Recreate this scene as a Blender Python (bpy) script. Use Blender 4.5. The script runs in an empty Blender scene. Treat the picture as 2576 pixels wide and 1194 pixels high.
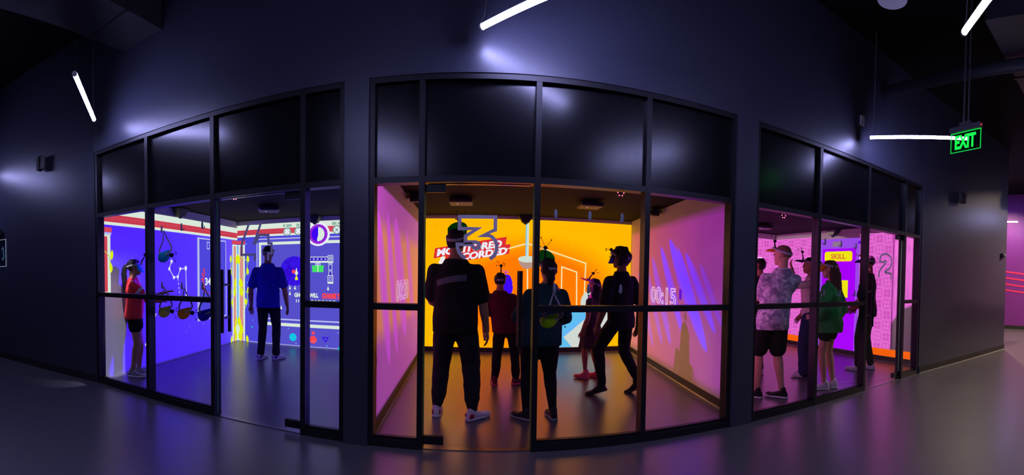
import bpy, math, random
from mathutils import Vector, Matrix, Quaternion, noise
random.seed(7)
SC = bpy.context.scene
COL = SC.collection
PI = math.pi

# ------------------------------------------------------------------ camera: the photograph is a hand-swept cylindrical panorama
F = 1048.686                                   # pixels per radian in a 2576 x 1194 frame
EYE = Vector((0.0, 0.0, 1.436))
YAW, PITCH, ROLL, CY = -0.0760732, -0.0253639, -0.0157089, 714.3666
cam_d = bpy.data.cameras.new('camera')
cam_d.type = 'PANO'
cam_d.panorama_type = 'CENTRAL_CYLINDRICAL'
cam_d.central_cylindrical_radius = 1.0
cam_d.central_cylindrical_range_u_min = -1288.0 / F
cam_d.central_cylindrical_range_u_max = 1288.0 / F
cam_d.central_cylindrical_range_v_min = (CY - 1194.0) / F
cam_d.central_cylindrical_range_v_max = CY / F
cam_d.clip_start = 0.02
cam = bpy.data.objects.new('camera', cam_d)
COL.objects.link(cam)
_rot = (Matrix.Rotation(YAW, 3, 'Z') @ Matrix.Rotation(PITCH, 3, 'X') @ Matrix.Rotation(ROLL, 3, 'Y')
        @ Matrix.Rotation(PI / 2, 3, 'X'))
cam.matrix_world = Matrix.Translation(EYE) @ _rot.to_4x4()
SC.camera = cam

# ------------------------------------------------------------------ view and ambient
SC.view_settings.view_transform = 'Standard'
SC.view_settings.look = 'None'
SC.view_settings.exposure = 0.0
SC.view_settings.gamma = 1.0
SC.view_settings.use_curve_mapping = False
world = bpy.data.worlds.new('world')
SC.world = world
world.use_nodes = True
world.node_tree.nodes['Background'].inputs[0].default_value = (0.25, 0.25, 0.6, 1)
world.node_tree.nodes['Background'].inputs[1].default_value = 0.004


def lin(c):
    return tuple(((v / 255.0) / 12.92 if v <= 10.3 else ((v / 255.0 + 0.055) / 1.055) ** 2.4) for v in c)


# ------------------------------------------------------------------ mesh helpers
class MB:
    """collects shapes, builds ONE mesh object"""

    def __init__(self):
        self.v, self.f = [], []

    def add(self, vs, fs):
        n = len(self.v)
        self.v += [Vector(p) for p in vs]
        self.f += [[n + i for i in q] for q in fs]
        return self

    def box(self, a, b):
        x0, y0, z0 = a; x1, y1, z1 = b
        return self.add([(x0, y0, z0), (x1, y0, z0), (x1, y1, z0), (x0, y1, z0), (x0, y0, z1), (x1, y0, z1), (x1, y1, z1), (x0, y1, z1)],
                        [(0, 3, 2, 1), (4, 5, 6, 7), (0, 1, 5, 4), (1, 2, 6, 5), (2, 3, 7, 6), (3, 0, 4, 7)])

    def loft(self, rings, cap=True):
        n = len(rings[0]); k = len(rings)
        vs = [p for r in rings for p in r]; fs = []
        for i in range(k - 1):
            for j in range(n):
                a = i * n + j; b = i * n + (j + 1) % n
                fs.append((a, b, b + n, a + n))
        if cap:
            fs.append(tuple(range(n - 1, -1, -1)))
            fs.append(tuple((k - 1) * n + j for j in range(n)))
        return self.add(vs, fs)

    def tube(self, pts, rad, n=10, cap=True):
        pts = [Vector(p) for p in pts]
        if not isinstance(rad, (list, tuple)): rad = [rad] * len(pts)
        rings = []; up = None
        for i, p in enumerate(pts):
            d = (pts[min(i + 1, len(pts) - 1)] - pts[max(i - 1, 0)])
            d = d.normalized() if d.length > 1e-9 else Vector((0, 0, 1))
            if up is None:
                up = d.orthogonal().normalized()
            else:
                up = (up - d * up.dot(d))
                up = up.normalized() if up.length > 1e-6 else d.orthogonal().normalized()
            s = d.cross(up)
            rings.append([p + (up * math.cos(2 * PI * j / n) + s * math.sin(2 * PI * j / n)) * rad[i] for j in range(n)])
        return self.loft(rings, cap)

    def sphere(self, c, r, nu=12, nv=8, m=None):
        c = Vector(c)
        if not isinstance(r, (list, tuple)): r = (r, r, r)
        rings = []
        for i in range(nv + 1):
            t = PI * (i + 0.02 if i == 0 else (i - 0.02 if i == nv else i)) / nv
            rr = []
            for j in range(nu):
                a = 2 * PI * j / nu
                q = Vector((math.sin(t) * math.cos(a) * r[0], math.sin(t) * math.sin(a) * r[1], -math.cos(t) * r[2]))
                if m is not None: q = m @ q
                rr.append(c + q)
            rings.append(rr)
        return self.loft(rings)

    def prism(self, poly, d):
        """poly: list of 3D points, d: extrusion vector"""
        d = Vector(d); n = len(poly)
        vs = [Vector(p) for p in poly] + [Vector(p) + d for p in poly]
        fs = [tuple(range(n - 1, -1, -1)), tuple(range(n, 2 * n))]
        for i in range(n):
            j = (i + 1) % n
            fs.append((i, j, j + n, i + n))
        return self.add(vs, fs)

    def stroke(self, pts, w, fr, closed=False, d=0.0):
        """flat line of width w through 2D pts; fr(s, z, h) gives the 3D point"""
        P = [Vector((p[0], p[1])) for p in pts]
        n = len(P); L, R = [], []
        for i in range(n):
            a = P[(i - 1) % n] if (closed or i > 0) else None
            b = P[(i + 1) % n] if (closed or i < n - 1) else None
            t1 = (P[i] - a).normalized() if a is not None and (P[i] - a).length > 1e-9 else None
            t2 = (b - P[i]).normalized() if b is not None and (b - P[i]).length > 1e-9 else None
            if t1 is None: t1 = t2
            if t2 is None: t2 = t1
            n1 = Vector((-t1.y, t1.x)); n2 = Vector((-t2.y, t2.x))
            m = (n1 + n2)
            m = m.normalized() if m.length > 1e-6 else n1
            k = w / 2 / max(0.35, m.dot(n1))
            L.append(P[i] + m * k); R.append(P[i] - m * k)
        vs = []
        for i in range(n):
            for h in (0.0, d):
                vs.append(fr(L[i].x, L[i].y, h)); vs.append(fr(R[i].x, R[i].y, h))
        fs = []
        for i in range(n if closed else n - 1):
            a = 4 * i; b = 4 * ((i + 1) % n)
            fs.append((a, a + 1, b + 1, b))
            if d:
                fs += [(a + 2, b + 2, b + 3, a + 3), (a, b, b + 2, a + 2), (a + 1, a + 3, b + 3, b + 1)]
        return self.add(vs, fs)

    def mesh(self, name, smooth=False):
        me = bpy.data.meshes.new(name)
        me.from_pydata([tuple(p) for p in self.v], [], self.f)
        me.update()
        if smooth:
            for p in me.polygons: p.use_smooth = True
        return me

    def build(self, name, material, parent=None, smooth=False, bevel=0.0):
        o = bpy.data.objects.new(name, self.mesh(name, smooth))
        COL.objects.link(o)
        if material is not None: o.data.materials.append(material)
        if parent is not None: o.parent = parent
        if bevel:
            b = o.modifiers.new('bevel', 'BEVEL'); b.width = bevel; b.segments = 2; b.limit_method = 'ANGLE'
        return o


def empty(name, loc=(0, 0, 0), rz=0.0):
    o = bpy.data.objects.new(name, None)
    COL.objects.link(o); o.location = loc; o.rotation_euler = (0, 0, rz)
    return o


def tag(o, label=None, cat=None, group=None, kind=None):
    if label: o['label'] = label
    if cat: o['category'] = cat
    if group: o['group'] = group
    if kind: o['kind'] = kind
    return o


def share(src, name, parent, loc=None, rot=None):
    c = src.copy(); c.name = name
    COL.objects.link(c); c.parent = parent
    if loc is not None: c.location = loc
    if rot is not None: c.rotation_euler = rot
    return c


# ------------------------------------------------------------------ materials
def node_mat(name):
    m = bpy.data.materials.new(name); m.use_nodes = True
    nt = m.node_tree
    return m, nt, nt.nodes['Principled BSDF']


def mat(name, rgb, rough=0.6, spec=0.5, metal=0.0, bump=0.0, bscale=60.0, var=0.0, vscale=6.0, emit=None, estr=0.0):
    """rgb in sRGB 0-255"""
    m, nt, b = node_mat(name)
    c = lin(rgb)
    b.inputs['Base Color'].default_value = (*c, 1)
    b.inputs['Roughness'].default_value = rough
    b.inputs['Specular IOR Level'].default_value = spec
    b.inputs['Metallic'].default_value = metal
    if emit is not None:
        b.inputs['Emission Color'].default_value = (*lin(emit), 1)
        b.inputs['Emission Strength'].default_value = estr
    if var or bump:
        tc = nt.nodes.new('ShaderNodeTexCoord')
    if var:
        n = nt.nodes.new('ShaderNodeTexNoise'); n.inputs['Scale'].default_value = vscale; n.inputs['Detail'].default_value = 4
        nt.links.new(tc.outputs['Object'], n.inputs['Vector'])
        r = nt.nodes.new('ShaderNodeValToRGB')
        r.color_ramp.elements[0].position = 0.3; r.color_ramp.elements[1].position = 0.7
        r.color_ramp.elements[0].color = (*[v * (1 - var) for v in c], 1)
        r.color_ramp.elements[1].color = (*[min(1, v * (1 + var)) for v in c], 1)
        nt.links.new(n.outputs['Fac'], r.inputs['Fac']); nt.links.new(r.outputs['Color'], b.inputs['Base Color'])
    if bump:
        n2 = nt.nodes.new('ShaderNodeTexNoise'); n2.inputs['Scale'].default_value = bscale; n2.inputs['Detail'].default_value = 3
        nt.links.new(tc.outputs['Object'], n2.inputs['Vector'])
        bp = nt.nodes.new('ShaderNodeBump'); bp.inputs['Strength'].default_value = bump; bp.inputs['Distance'].default_value = 0.01
        nt.links.new(n2.outputs['Fac'], bp.inputs['Height']); nt.links.new(bp.outputs['Normal'], b.inputs['Normal'])
    return m


def glow(name, rgb, k=1.0):
    """light of a projected picture, lamp or lit sign"""
    m = bpy.data.materials.new(name); m.use_nodes = True
    nt = m.node_tree; nt.nodes.clear()
    e = nt.nodes.new('ShaderNodeEmission'); o = nt.nodes.new('ShaderNodeOutputMaterial')
    e.inputs[0].default_value = (*lin(rgb), 1); e.inputs[1].default_value = k
    nt.links.new(e.outputs[0], o.inputs[0])
    return m


def glass_mat(name, tint=(1, 1, 1), k=1.0):
    m = bpy.data.materials.new(name); m.use_nodes = True
    nt = m.node_tree; nt.nodes.clear()
    o = nt.nodes.new('ShaderNodeOutputMaterial'); mx = nt.nodes.new('ShaderNodeMixShader')
    t = nt.nodes.new('ShaderNodeBsdfTransparent'); t.inputs[0].default_value = (*tint, 1)
    g = nt.nodes.new('ShaderNodeBsdfGlossy'); g.inputs['Roughness'].default_value = 0.03
    fr = nt.nodes.new('ShaderNodeFresnel'); fr.inputs['IOR'].default_value = 1.45
    ge = nt.nodes.new('ShaderNodeNewGeometry'); mi = nt.nodes.new('ShaderNodeMapRange')      # thin pane: both faces reflect like air to glass
    mi.inputs['To Min'].default_value = 1.45; mi.inputs['To Max'].default_value = 1 / 1.45
    nt.links.new(ge.outputs['Backfacing'], mi.inputs['Value']); nt.links.new(mi.outputs[0], fr.inputs['IOR'])
    mm = nt.nodes.new('ShaderNodeMath'); mm.operation = 'MULTIPLY'; mm.inputs[1].default_value = k
    nt.links.new(fr.outputs[0], mm.inputs[0]); nt.links.new(mm.outputs[0], mx.inputs[0])
    nt.links.new(t.outputs[0], mx.inputs[1]); nt.links.new(g.outputs[0], mx.inputs[2]); nt.links.new(mx.outputs[0], o.inputs[0])
    return m


def cloth(name, rgb, var=0.25, vscale=9.0, rough=0.85):
    return mat(name, rgb, rough, 0.25, bump=0.35, bscale=420.0, var=var, vscale=vscale)


M = {}
M['hall_paint'] = mat('dark satin hall paint', (64, 66, 82), 0.36, 0.7, bump=0.08, bscale=110, var=0.06, vscale=1.2)
M['frame'] = mat('black anodised frame', (27, 27, 32), 0.4, 0.5, var=0.05, vscale=3)
M['panel'] = mat('black glossy transom panel', (16, 16, 20), 0.23, 0.6, bump=0.02, bscale=40)
M['glass'] = glass_mat('storefront glass', (0.97, 0.98, 0.98), 0.45)
M['room_wall'] = mat('white room paint', (205, 203, 205), 0.6, 0.3, bump=0.06, bscale=140, var=0.02)
M['black_paint'] = mat('black ceiling paint', (11, 11, 13), 0.85, 0.15, bump=0.1, bscale=60, var=0.1)
M['baseboard'] = mat('dark rubber baseboard', (48, 46, 46), 0.5, 0.4, var=0.08)
M['caulk'] = mat('pale sealant line', (190, 185, 175), 0.5, 0.4)
M['duct'] = mat('grey painted duct', (58, 58, 64), 0.5, 0.4, var=0.15, vscale=3)
M['black_plastic'] = mat('black plastic', (22, 22, 24), 0.45, 0.5, var=0.05)
M['white_plastic'] = mat('white plastic', (215, 215, 220), 0.4, 0.5, var=0.03)
M['steel'] = mat('brushed steel', (150, 150, 155), 0.35, 0.5, metal=1.0, var=0.05)
M['handle'] = mat('dark bronze handle', (46, 42, 46), 0.35, 0.6, metal=0.6, var=0.05)
M['tube'] = glow('white violet led tube', (177, 177, 255), 82.0)


def floor_mat():
    m, nt, b = node_mat('dark speckled vinyl floor')
    tc = nt.nodes.new('ShaderNodeTexCoord')
    n = nt.nodes.new('ShaderNodeTexNoise'); n.inputs['Scale'].default_value = 140; n.inputs['Detail'].default_value = 4
    v = nt.nodes.new('ShaderNodeTexVoronoi'); v.inputs['Scale'].default_value = 95
    n3 = nt.nodes.new('ShaderNodeTexNoise'); n3.inputs['Scale'].default_value = 2.2; n3.inputs['Detail'].default_value = 4
    for q in (n, v, n3): nt.links.new(tc.outputs['Object'], q.inputs['Vector'])
    r = nt.nodes.new('ShaderNodeValToRGB')
    r.color_ramp.elements[0].position = 0.33; r.color_ramp.elements[1].position = 0.7
    r.color_ramp.elements[0].color = (*lin((64, 63, 68)), 1); r.color_ramp.elements[1].color = (*lin((101, 99, 105)), 1)
    nt.links.new(n.outputs['Fac'], r.inputs['Fac'])
    d = nt.nodes.new('ShaderNodeValToRGB')           # sparse dark flecks
    d.color_ramp.elements[0].position = 0.05; d.color_ramp.elements[1].position = 0.14
    d.color_ramp.elements[0].color = (0.55, 0.55, 0.55, 1); d.color_ramp.elements[1].color = (1, 1, 1, 1)
    nt.links.new(v.outputs['Distance'], d.inputs['Fac'])
    mx = nt.nodes.new('ShaderNodeMix'); mx.data_type = 'RGBA'; mx.blend_type = 'MULTIPLY'; mx.inputs[0].default_value = 1.0
    nt.links.new(r.outputs['Color'], mx.inputs[6]); nt.links.new(d.outputs['Color'], mx.inputs[7])
    nt.links.new(mx.outputs[2], b.inputs['Base Color'])
    rr = nt.nodes.new('ShaderNodeMapRange'); rr.inputs['To Min'].default_value = 0.29; rr.inputs['To Max'].default_value = 0.34
    nt.links.new(n3.outputs['Fac'], rr.inputs['Value']); nt.links.new(rr.outputs[0], b.inputs['Roughness'])
    b.inputs['IOR'].default_value = 2.4
    bp = nt.nodes.new('ShaderNodeBump'); bp.inputs['Strength'].default_value = 0.03; bp.inputs['Distance'].default_value = 0.002
    nt.links.new(n.outputs['Fac'], bp.inputs['Height']); nt.links.new(bp.outputs['Normal'], b.inputs['Normal'])
    return m


M['floor'] = floor_mat()

# ------------------------------------------------------------------ projector light: a spot that lights one wall rectangle evenly
def projector_light(name, loc, n, t, D, rect, power, base, build_color=None, soft=0.03):
    """loc: lens; n: unit vector to the wall; t: unit vector along the wall; D: distance to the wall.
    rect = (u0, u1, z0, z1) on the wall, u measured from the foot of the lens along t, z is world height."""
    ld = bpy.data.lights.new(name, 'SPOT')
    ld.spot_size = math.radians(172); ld.spot_blend = 0.05; ld.shadow_soft_size = 0.012
    ld.energy = power; ld.color = (1, 1, 1)
    o = bpy.data.objects.new(name, ld); COL.objects.link(o)
    o.location = loc
    o.rotation_euler = Vector(n).to_track_quat('-Z', 'Z').to_euler()
    ld.use_nodes = True
    nt = ld.node_tree; em = nt.nodes['Emission']
    geo = nt.nodes.new('ShaderNodeNewGeometry')

    def math_(op, a, b=None, clamp=False):
        q = nt.nodes.new('ShaderNodeMath'); q.operation = op; q.use_clamp = clamp
        for i, x in enumerate((a, b)):
            if x is None: continue
            if isinstance(x, (int, float)): q.inputs[i].default_value = x
            else: nt.links.new(x, q.inputs[i])
        return q.outputs[0]

    def dot(vec):
        q = nt.nodes.new('ShaderNodeVectorMath'); q.operation = 'DOT_PRODUCT'
        nt.links.new(geo.outputs['Incoming'], q.inputs[0]); q.inputs[1].default_value = vec
        return q.outputs['Value']
    dn = dot(tuple(n)); dt = dot(tuple(t)); dz = dot((0, 0, 1))
    u = math_('MULTIPLY', math_('DIVIDE', dt, dn), D)
    z = math_('ADD', math_('MULTIPLY', math_('DIVIDE', dz, dn), D), loc[2])
    r2 = math_('DIVIDE', math_('ADD', math_('POWER', u, 2), math_('POWER', math_('SUBTRACT', z, loc[2]), 2)), D * D)
    even = math_('POWER', math_('ADD', r2, 1.0), 1.5)

    def edge(x, x0, x1):
        a = math_('DIVIDE', math_('SUBTRACT', x, x0), soft, True)
        b = math_('DIVIDE', math_('SUBTRACT', x1, x), soft, True)
        return math_('MULTIPLY', a, b)
    mask = math_('MULTIPLY', edge(u, rect[0], rect[1]), edge(z, rect[2], rect[3]))
    nt.links.new(math_('MULTIPLY', even, mask), em.inputs['Strength'])
    if build_color is None:
        em.inputs['Color'].default_value = (*base, 1)
    else:
        nt.links.new(build_color(nt, math_, u, z), em.inputs['Color'])
    return o
# ================================================================== THE SETTING
YW = 3.29                                       # face of the hall wall
FY0, FY1 = 3.30, 3.41                           # storefront frame front and back
H_FRAME, H_HEAD, H_MID = 3.0, 2.154, 1.155
CEIL = 4.55


def struct(name, mb, material, label, cat, parent=None):
    o = mb.build(name, material, parent)
    if parent is None: tag(o, label, cat, kind='structure')
    return o


fl = MB().box((-12, -6, -0.06), (18, 9, 0))
struct('floor', fl, M['floor'], 'dark speckled vinyl floor running from the hall into all three rooms', 'floor')
struct('ceiling', MB().box((-12, -6, CEIL), (18, 9, CEIL + 0.1)), M['black_paint'], 'black open ceiling high above the dark hall', 'ceiling')

# hall wall: bulkhead over the storefronts with two piers between the rooms
wf = MB().box((-4.40, YW, H_FRAME), (5.87, 3.45, CEIL))
wall = struct('wall_front', wf, M['hall_paint'], 'dark satin wall above the three glass storefronts', 'wall')
for x0, x1 in ((-1.113, -0.908), (2.288, 2.533)):
    MB().box((x0, 3.275, 0), (x1, 3.45, H_FRAME)).build('pier', M['hall_paint'], wall)
# the wall goes on to the left and to the right with a slight bend
struct('wall_left', MB().prism([(-4.356, YW, 0), (-4.356, 3.45, 0), (-10.5, 2.50, 0), (-10.5, 2.34, 0)], (0, 0, CEIL)), M['hall_paint'],
       'dark hall wall left of the blue game room', 'wall')
struct('wall_right', MB().prism([(5.825, YW, 0), (9.11, 2.93, 0), (9.22, 3.35, 0), (9.2, 7.9, 0), (9.0, 7.9, 0), (9.0, 3.4, 0), (5.825, 3.45, 0)], (0, 0, CEIL)), M['hall_paint'],
       'dark hall wall right of the pink game room', 'wall')
bl = MB().prism([(5.84, 3.278, 0), (9.122, 2.918, 0), (9.12, 2.93, 0), (5.84, 3.289, 0)], (0, 0, 0.10))
struct('baseboard_right', bl, M['baseboard'], 'dark rubber baseboard along the hall wall on the right', 'baseboard')
struct('trim_1', MB().prism([(5.84, 3.268, 0), (9.122, 2.908, 0), (9.122, 2.92, 0), (5.84, 3.28, 0)], (0, 0, 0.008)), M['caulk'],
       'pale sealant line at the foot of the right hall wall', 'trim')
struct('baseboard_left', MB().prism([(-4.38, 3.276, 0), (-4.38, 3.289, 0), (-10.5, 2.339, 0), (-10.5, 2.326, 0)], (0, 0, 0.10)), M['baseboard'],
       'dark rubber baseboard along the hall wall on the left', 'baseboard')
# closing walls of the hall behind the photographer and at its far ends
struct('wall_back', MB().box((-12, -6.1, 0), (18, -6, CEIL)), M['hall_paint'], 'dark wall closing the hall behind the camera', 'wall')
struct('wall_far_left', MB().box((-12.1, -6, 0), (-12, 9, CEIL)), M['hall_paint'], 'dark wall at the far left end of the hall', 'wall')

# purple corridor wall seen past the right corner, with four pink stripes
M['purple_wall'] = mat('purple corridor paint', (126, 50, 146), 0.45, 0.45, var=0.05)
M['pink_paint'] = mat('pink stripe paint', (232, 58, 110), 0.5, 0.4)
pw = struct('wall_corridor', MB().box((13.5, -6, 0), (13.7, 9, CEIL)), M['purple_wall'], 'purple corridor wall with pink stripes past the right corner', 'wall')
for z0 in (1.93, 1.72, 1.51, 1.31):
    MB().stroke([(8.0, z0 + 0.20), (6.0, z0 + 0.15), (4.6, z0 + 0.03), (3.6, z0 - 0.08), (2.4, z0 - 0.24), (0.5, z0 - 0.5)], 0.055,
                lambda s, z, h: Vector((13.496 - h, s, z)), d=0.003).build('stripe', M['pink_paint'], pw)
struct('baseboard_corridor', MB().box((13.48, -6, 0), (13.499, 9, 0.12)), M['baseboard'], 'dark baseboard under the purple corridor wall', 'baseboard')

# ------------------------------------------------------------------ the three rooms (inner walls, ceilings)
ROOMS = {'blue': dict(fl=(-4.42, 3.43), bl=(-4.78, 7.25), br=(-1.17, 7.25), fr=(-1.10, 3.43)),
         'orange': dict(fl=(-0.925, 3.43), bl=(-1.05, 7.5), br=(2.82, 7.5), fr=(2.50, 3.43)),
         'pink': dict(fl=(2.66, 3.43), bl=(2.96, 7.4), br=(6.32, 7.4), fr=(6.32, 3.43))}
RH = 2.47


def wall_between(name, a, b, material, label, t=0.04):
    a = Vector((*a, 0)); b = Vector((*b, 0)); d = (b - a).normalized(); n = Vector((-d.y, d.x, 0)) * t
    return struct(name, MB().prism([a, b, b + n, a + n], (0, 0, RH)), material, label, 'wall')


for rn, r in ROOMS.items():
    wall_between('wall_%s_left' % rn, r['fl'], r['bl'], M['room_wall'], 'white left side wall of the %s game room' % rn)
    wall_between('wall_%s_back' % rn, r['bl'], r['br'], M['room_wall'], 'white back wall of the %s game room' % rn)
    wall_between('wall_%s_right' % rn, r['br'], r['fr'], M['room_wall'], 'white right side wall of the %s game room' % rn)
    P4 = [r['fl'], r['bl'], r['br'], r['fr']]
    cx = sum(p[0] for p in P4) / 4
    e = [(p[0] + (0.04 if p[0] > cx else -0.04), p[1] + (0.05 if p[1] > 5 else -0.01), RH + 0.002) for p in P4]
    struct('ceiling_%s' % rn, MB().prism(e, (0, 0, 0.06)), M['black_paint'], 'black low ceiling of the %s game room' % rn, 'ceiling')
    # wall-foot strips: dark rubber in the orange and pink rooms, white in the blue one
    if rn != 'blue':
        for sd, (a, b) in (('left', ('fl', 'bl')), ('back', ('bl', 'br')), ('right', ('br', 'fr'))):
            A = Vector((*r[a], 0)); B = Vector((*r[b], 0)); d = (B - A).normalized(); n = Vector((d.y, -d.x, 0))
            q = MB().prism([A + n * 0.001, A + n * 0.014, B + n * 0.014, B + n * 0.001], (0, 0, 0.092))
            struct('baseboard_%s_%s' % (rn, sd), q, M['baseboard'], 'dark baseboard on the %s wall of the %s room' % (sd, rn), 'baseboard')
            q = MB().prism([A + n * 0.0145, A + n * 0.026, B + n * 0.026, B + n * 0.0145], (0, 0, 0.006))
            struct('trim_%s_%s' % (rn, sd), q, M['caulk'], 'thin pale sealant line below the %s baseboard of the %s room' % (sd, rn), 'trim')

# ------------------------------------------------------------------ storefronts
SF = [dict(n=1, x=[-4.356, -3.398, -2.473, -1.499, -1.113], door=2, hinge='R', col='blue', word='blue'),
      dict(n=2, x=[-0.908, -0.476, 0.446, 1.387, 2.288], door=1, hinge='L', col='orange', word='orange'),
      dict(n=3, x=[2.533, 3.474, 4.405, 5.340, 5.825], door=2, hinge='R', col='pink', word='pink')]
MW = 0.046
GY = 3.352                                      # glass plane
M['digit'] = None


def digit_mat():
    m = bpy.data.materials.new('frosted grey vinyl'); m.use_nodes = True
    nt = m.node_tree; b = nt.nodes['Principled BSDF']; o = nt.nodes['Material Output']
    b.inputs['Base Color'].default_value = (*lin((236, 232, 242)), 1); b.inputs['Roughness'].default_value = 0.6
    tl = nt.nodes.new('ShaderNodeBsdfTranslucent'); tl.inputs[0].default_value = (*lin((215, 208, 235)), 1)
    mx = nt.nodes.new('ShaderNodeMixShader'); mx.inputs[0].default_value = 0.35
    nt.links.new(b.outputs[0], mx.inputs[1]); nt.links.new(tl.outputs[0], mx.inputs[2]); nt.links.new(mx.outputs[0], o.inputs[0])
    return m


M['digit'] = digit_mat()
M['glass_edge'] = mat('green glass edge', (120, 235, 120), 0.15, 0.6)
DIGITS = {1: ([(-2.008, 1.538), (-2.008, 1.597), (-2.158, 1.597), (-2.156, 1.692), (-2.074, 1.886), (-1.945, 1.882), (-2.018, 1.700), (-1.994, 1.708),
               (-1.962, 1.776), (-1.864, 1.772), (-1.864, 1.696), (-1.831, 1.694), (-1.831, 1.604), (-1.868, 1.604), (-1.868, 1.540)], 0.022),
          2: None, 3: None}


def _d3():
    raw = [(730, 480), (772, 445), (793, 390), (797, 335), (782, 280), (750, 243), (720, 225), (650, 230), (780, 165), (780, 28), (430, 28), (430, 155), (605, 155),
           (490, 235), (490, 300), (585, 298), (612, 308), (626, 330), (620, 360), (592, 372), (565, 352), (548, 325), (410, 325), (413, 365), (428, 410), (455, 448), (490, 475)]
    # the numeral stands 0.30 m wide on the glass
    return [(-0.172 + (x - 430) * 0.000818, 1.885 - (y - 28) * 0.000742) for x, y in raw], 0.029


def _d2():
    raw = [(857, 695), (859, 640), (870, 595), (890, 560), (935, 500), (942, 478), (930, 468), (917, 478), (915, 492), (862, 488), (870, 430), (888, 403), (915, 387), (950, 380),
           (980, 394), (1000, 422), (1010, 460), (1006, 515), (990, 545), (965, 575), (930, 605), (930, 614), (1010, 620), (1007, 700)]
    return [(4.739 + (x - 862) * 0.00205, 1.852 - (y - 380) * 0.00112 - (x - 862) * 0.0001) for x, y in raw], 0.026


DIGITS[2] = _d3(); DIGITS[3] = _d2()

for sf in SF:
    xs = sf['x']; w = empty('window_%d' % sf['n'], ((xs[0] + xs[4]) / 2, FY0, 0))
    W0 = w.location.copy()
    tag(w, 'black framed glass storefront of the %s game room with dark transom panels' % sf['word'], 'window', kind='structure')

    def wb(name, a, b, m, bev=0.0, par=None):
        a = Vector(a) - W0; b = Vector(b) - W0
        return MB().box(a, b).build(name, m, par or w, bevel=bev)
    di = sf['door']
    # verticals
    xe = [xs[0] + MW / 2, xs[1], xs[2], xs[3], xs[4] - MW / 2]
    for x in xe:
        wb('mullion', (x - MW / 2, FY0, 0), (x + MW / 2, FY1, H_FRAME - 0.04), M['frame'])
    wb('head_rail', (xs[0], FY0 - 0.002, H_FRAME - 0.045), (xs[4], FY1, H_FRAME), M['frame'])
    for i in range(4):
        a = xe[i] + MW / 2; b = xe[i + 1] - MW / 2
        wb('transom_rail', (a, FY0 + 0.002, H_HEAD), (b, FY1, H_HEAD + 0.05), M['frame'])
        wb('transom_panel', (a, GY - 0.006, H_HEAD + 0.05), (b, GY + 0.006, H_FRAME - 0.045), M['panel'])
        if i != di:
            wb('mid_rail', (a, FY0 + 0.004, H_MID - 0.026), (b, FY1, H_MID + 0.026), M['frame'])
            s = wb('sill_rail', (a, FY0 + 0.002, 0), (b, FY1, 0.062), M['frame'])
            wb('glazing_bead', (a, GY - 0.02, 0.062), (b, GY + 0.02, 0.082), M['frame'])
            wb('glass_pane', (a, GY - 0.003, 0.082), (b, GY + 0.003, H_MID - 0.026), M['glass'])
            wb('glass_pane', (a, GY - 0.003, H_MID + 0.026), (b, GY + 0.003, H_HEAD), M['glass'])
    # the frameless glass door
    a = xe[di] + MW / 2 + 0.004; b = xe[di + 1] - MW / 2 - 0.004
    dr = empty('door_%d' % sf['n'], (a if sf['hinge'] == 'L' else b, GY, 0)); D0 = dr.location.copy()
    tag(dr, 'frameless glass door of the %s game room with tall dark pull handle' % sf['word'], 'door', kind='structure')

    def db(name, p, q, m, par=None, bev=0.0):
        return MB().box(Vector(p) - D0, Vector(q) - D0).build(name, m, par or dr, bevel=bev)
    pane = db('glass_pane', (a, GY - 0.006, 0.012), (b, GY + 0.006, H_HEAD - 0.012), M['glass'])
    for ex_ in (a - 0.003, b):
        db('glass_edge', (ex_, GY - 0.006, 0.012), (ex_ + 0.003, GY + 0.006, H_HEAD - 0.012), M['glass_edge'])
    hx = (a, a + 0.165) if sf['hinge'] == 'L' else (b - 0.165, b)
    db('pivot_patch', (hx[0], GY - 0.017, 0.035), (hx[1], GY + 0.017, 0.105), M['black_plastic'], bev=0.003)
    db('pivot_patch', (hx[0], GY - 0.017, H_HEAD - 0.075), (hx[1], GY + 0.017, H_HEAD - 0.012), M['black_plastic'], bev=0.003)
    db('threshold', (a, GY - 0.03, 0.0), (b, GY + 0.03, 0.006), M['steel'])
    hxp = (b - 0.10) if sf['hinge'] == 'L' else (a + 0.10)
    for side in (-1, 1):
        y = GY + side * 0.062
        hb = MB().tube([Vector((hxp, y, 0.842)) - D0, Vector((hxp, y, 1.458)) - D0], 0.017, 14).build('pull_handle', M['handle'], dr, smooth=False)
        for z in (0.985, 1.31):
            MB().tube([Vector((hxp, GY + side * 0.006, z)) - D0, Vector((hxp, y, z)) - D0], 0.011, 10).build('standoff', M['steel'], hb)
    pts, wd = DIGITS[sf['n']]
    MB().stroke([(p[0] - D0.x, p[1] - D0.z) for p in pts], wd, lambda s, z, h: Vector((s, -0.0065 - h, z)), d=0.001).build('numeral', M['digit'], dr)
    # overhead closer cover behind the header
    db('closer_cover', (a + 0.02, GY + 0.02, H_HEAD - 0.005), (b - 0.02, GY + 0.058, H_HEAD + 0.03), M['steel'])

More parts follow.
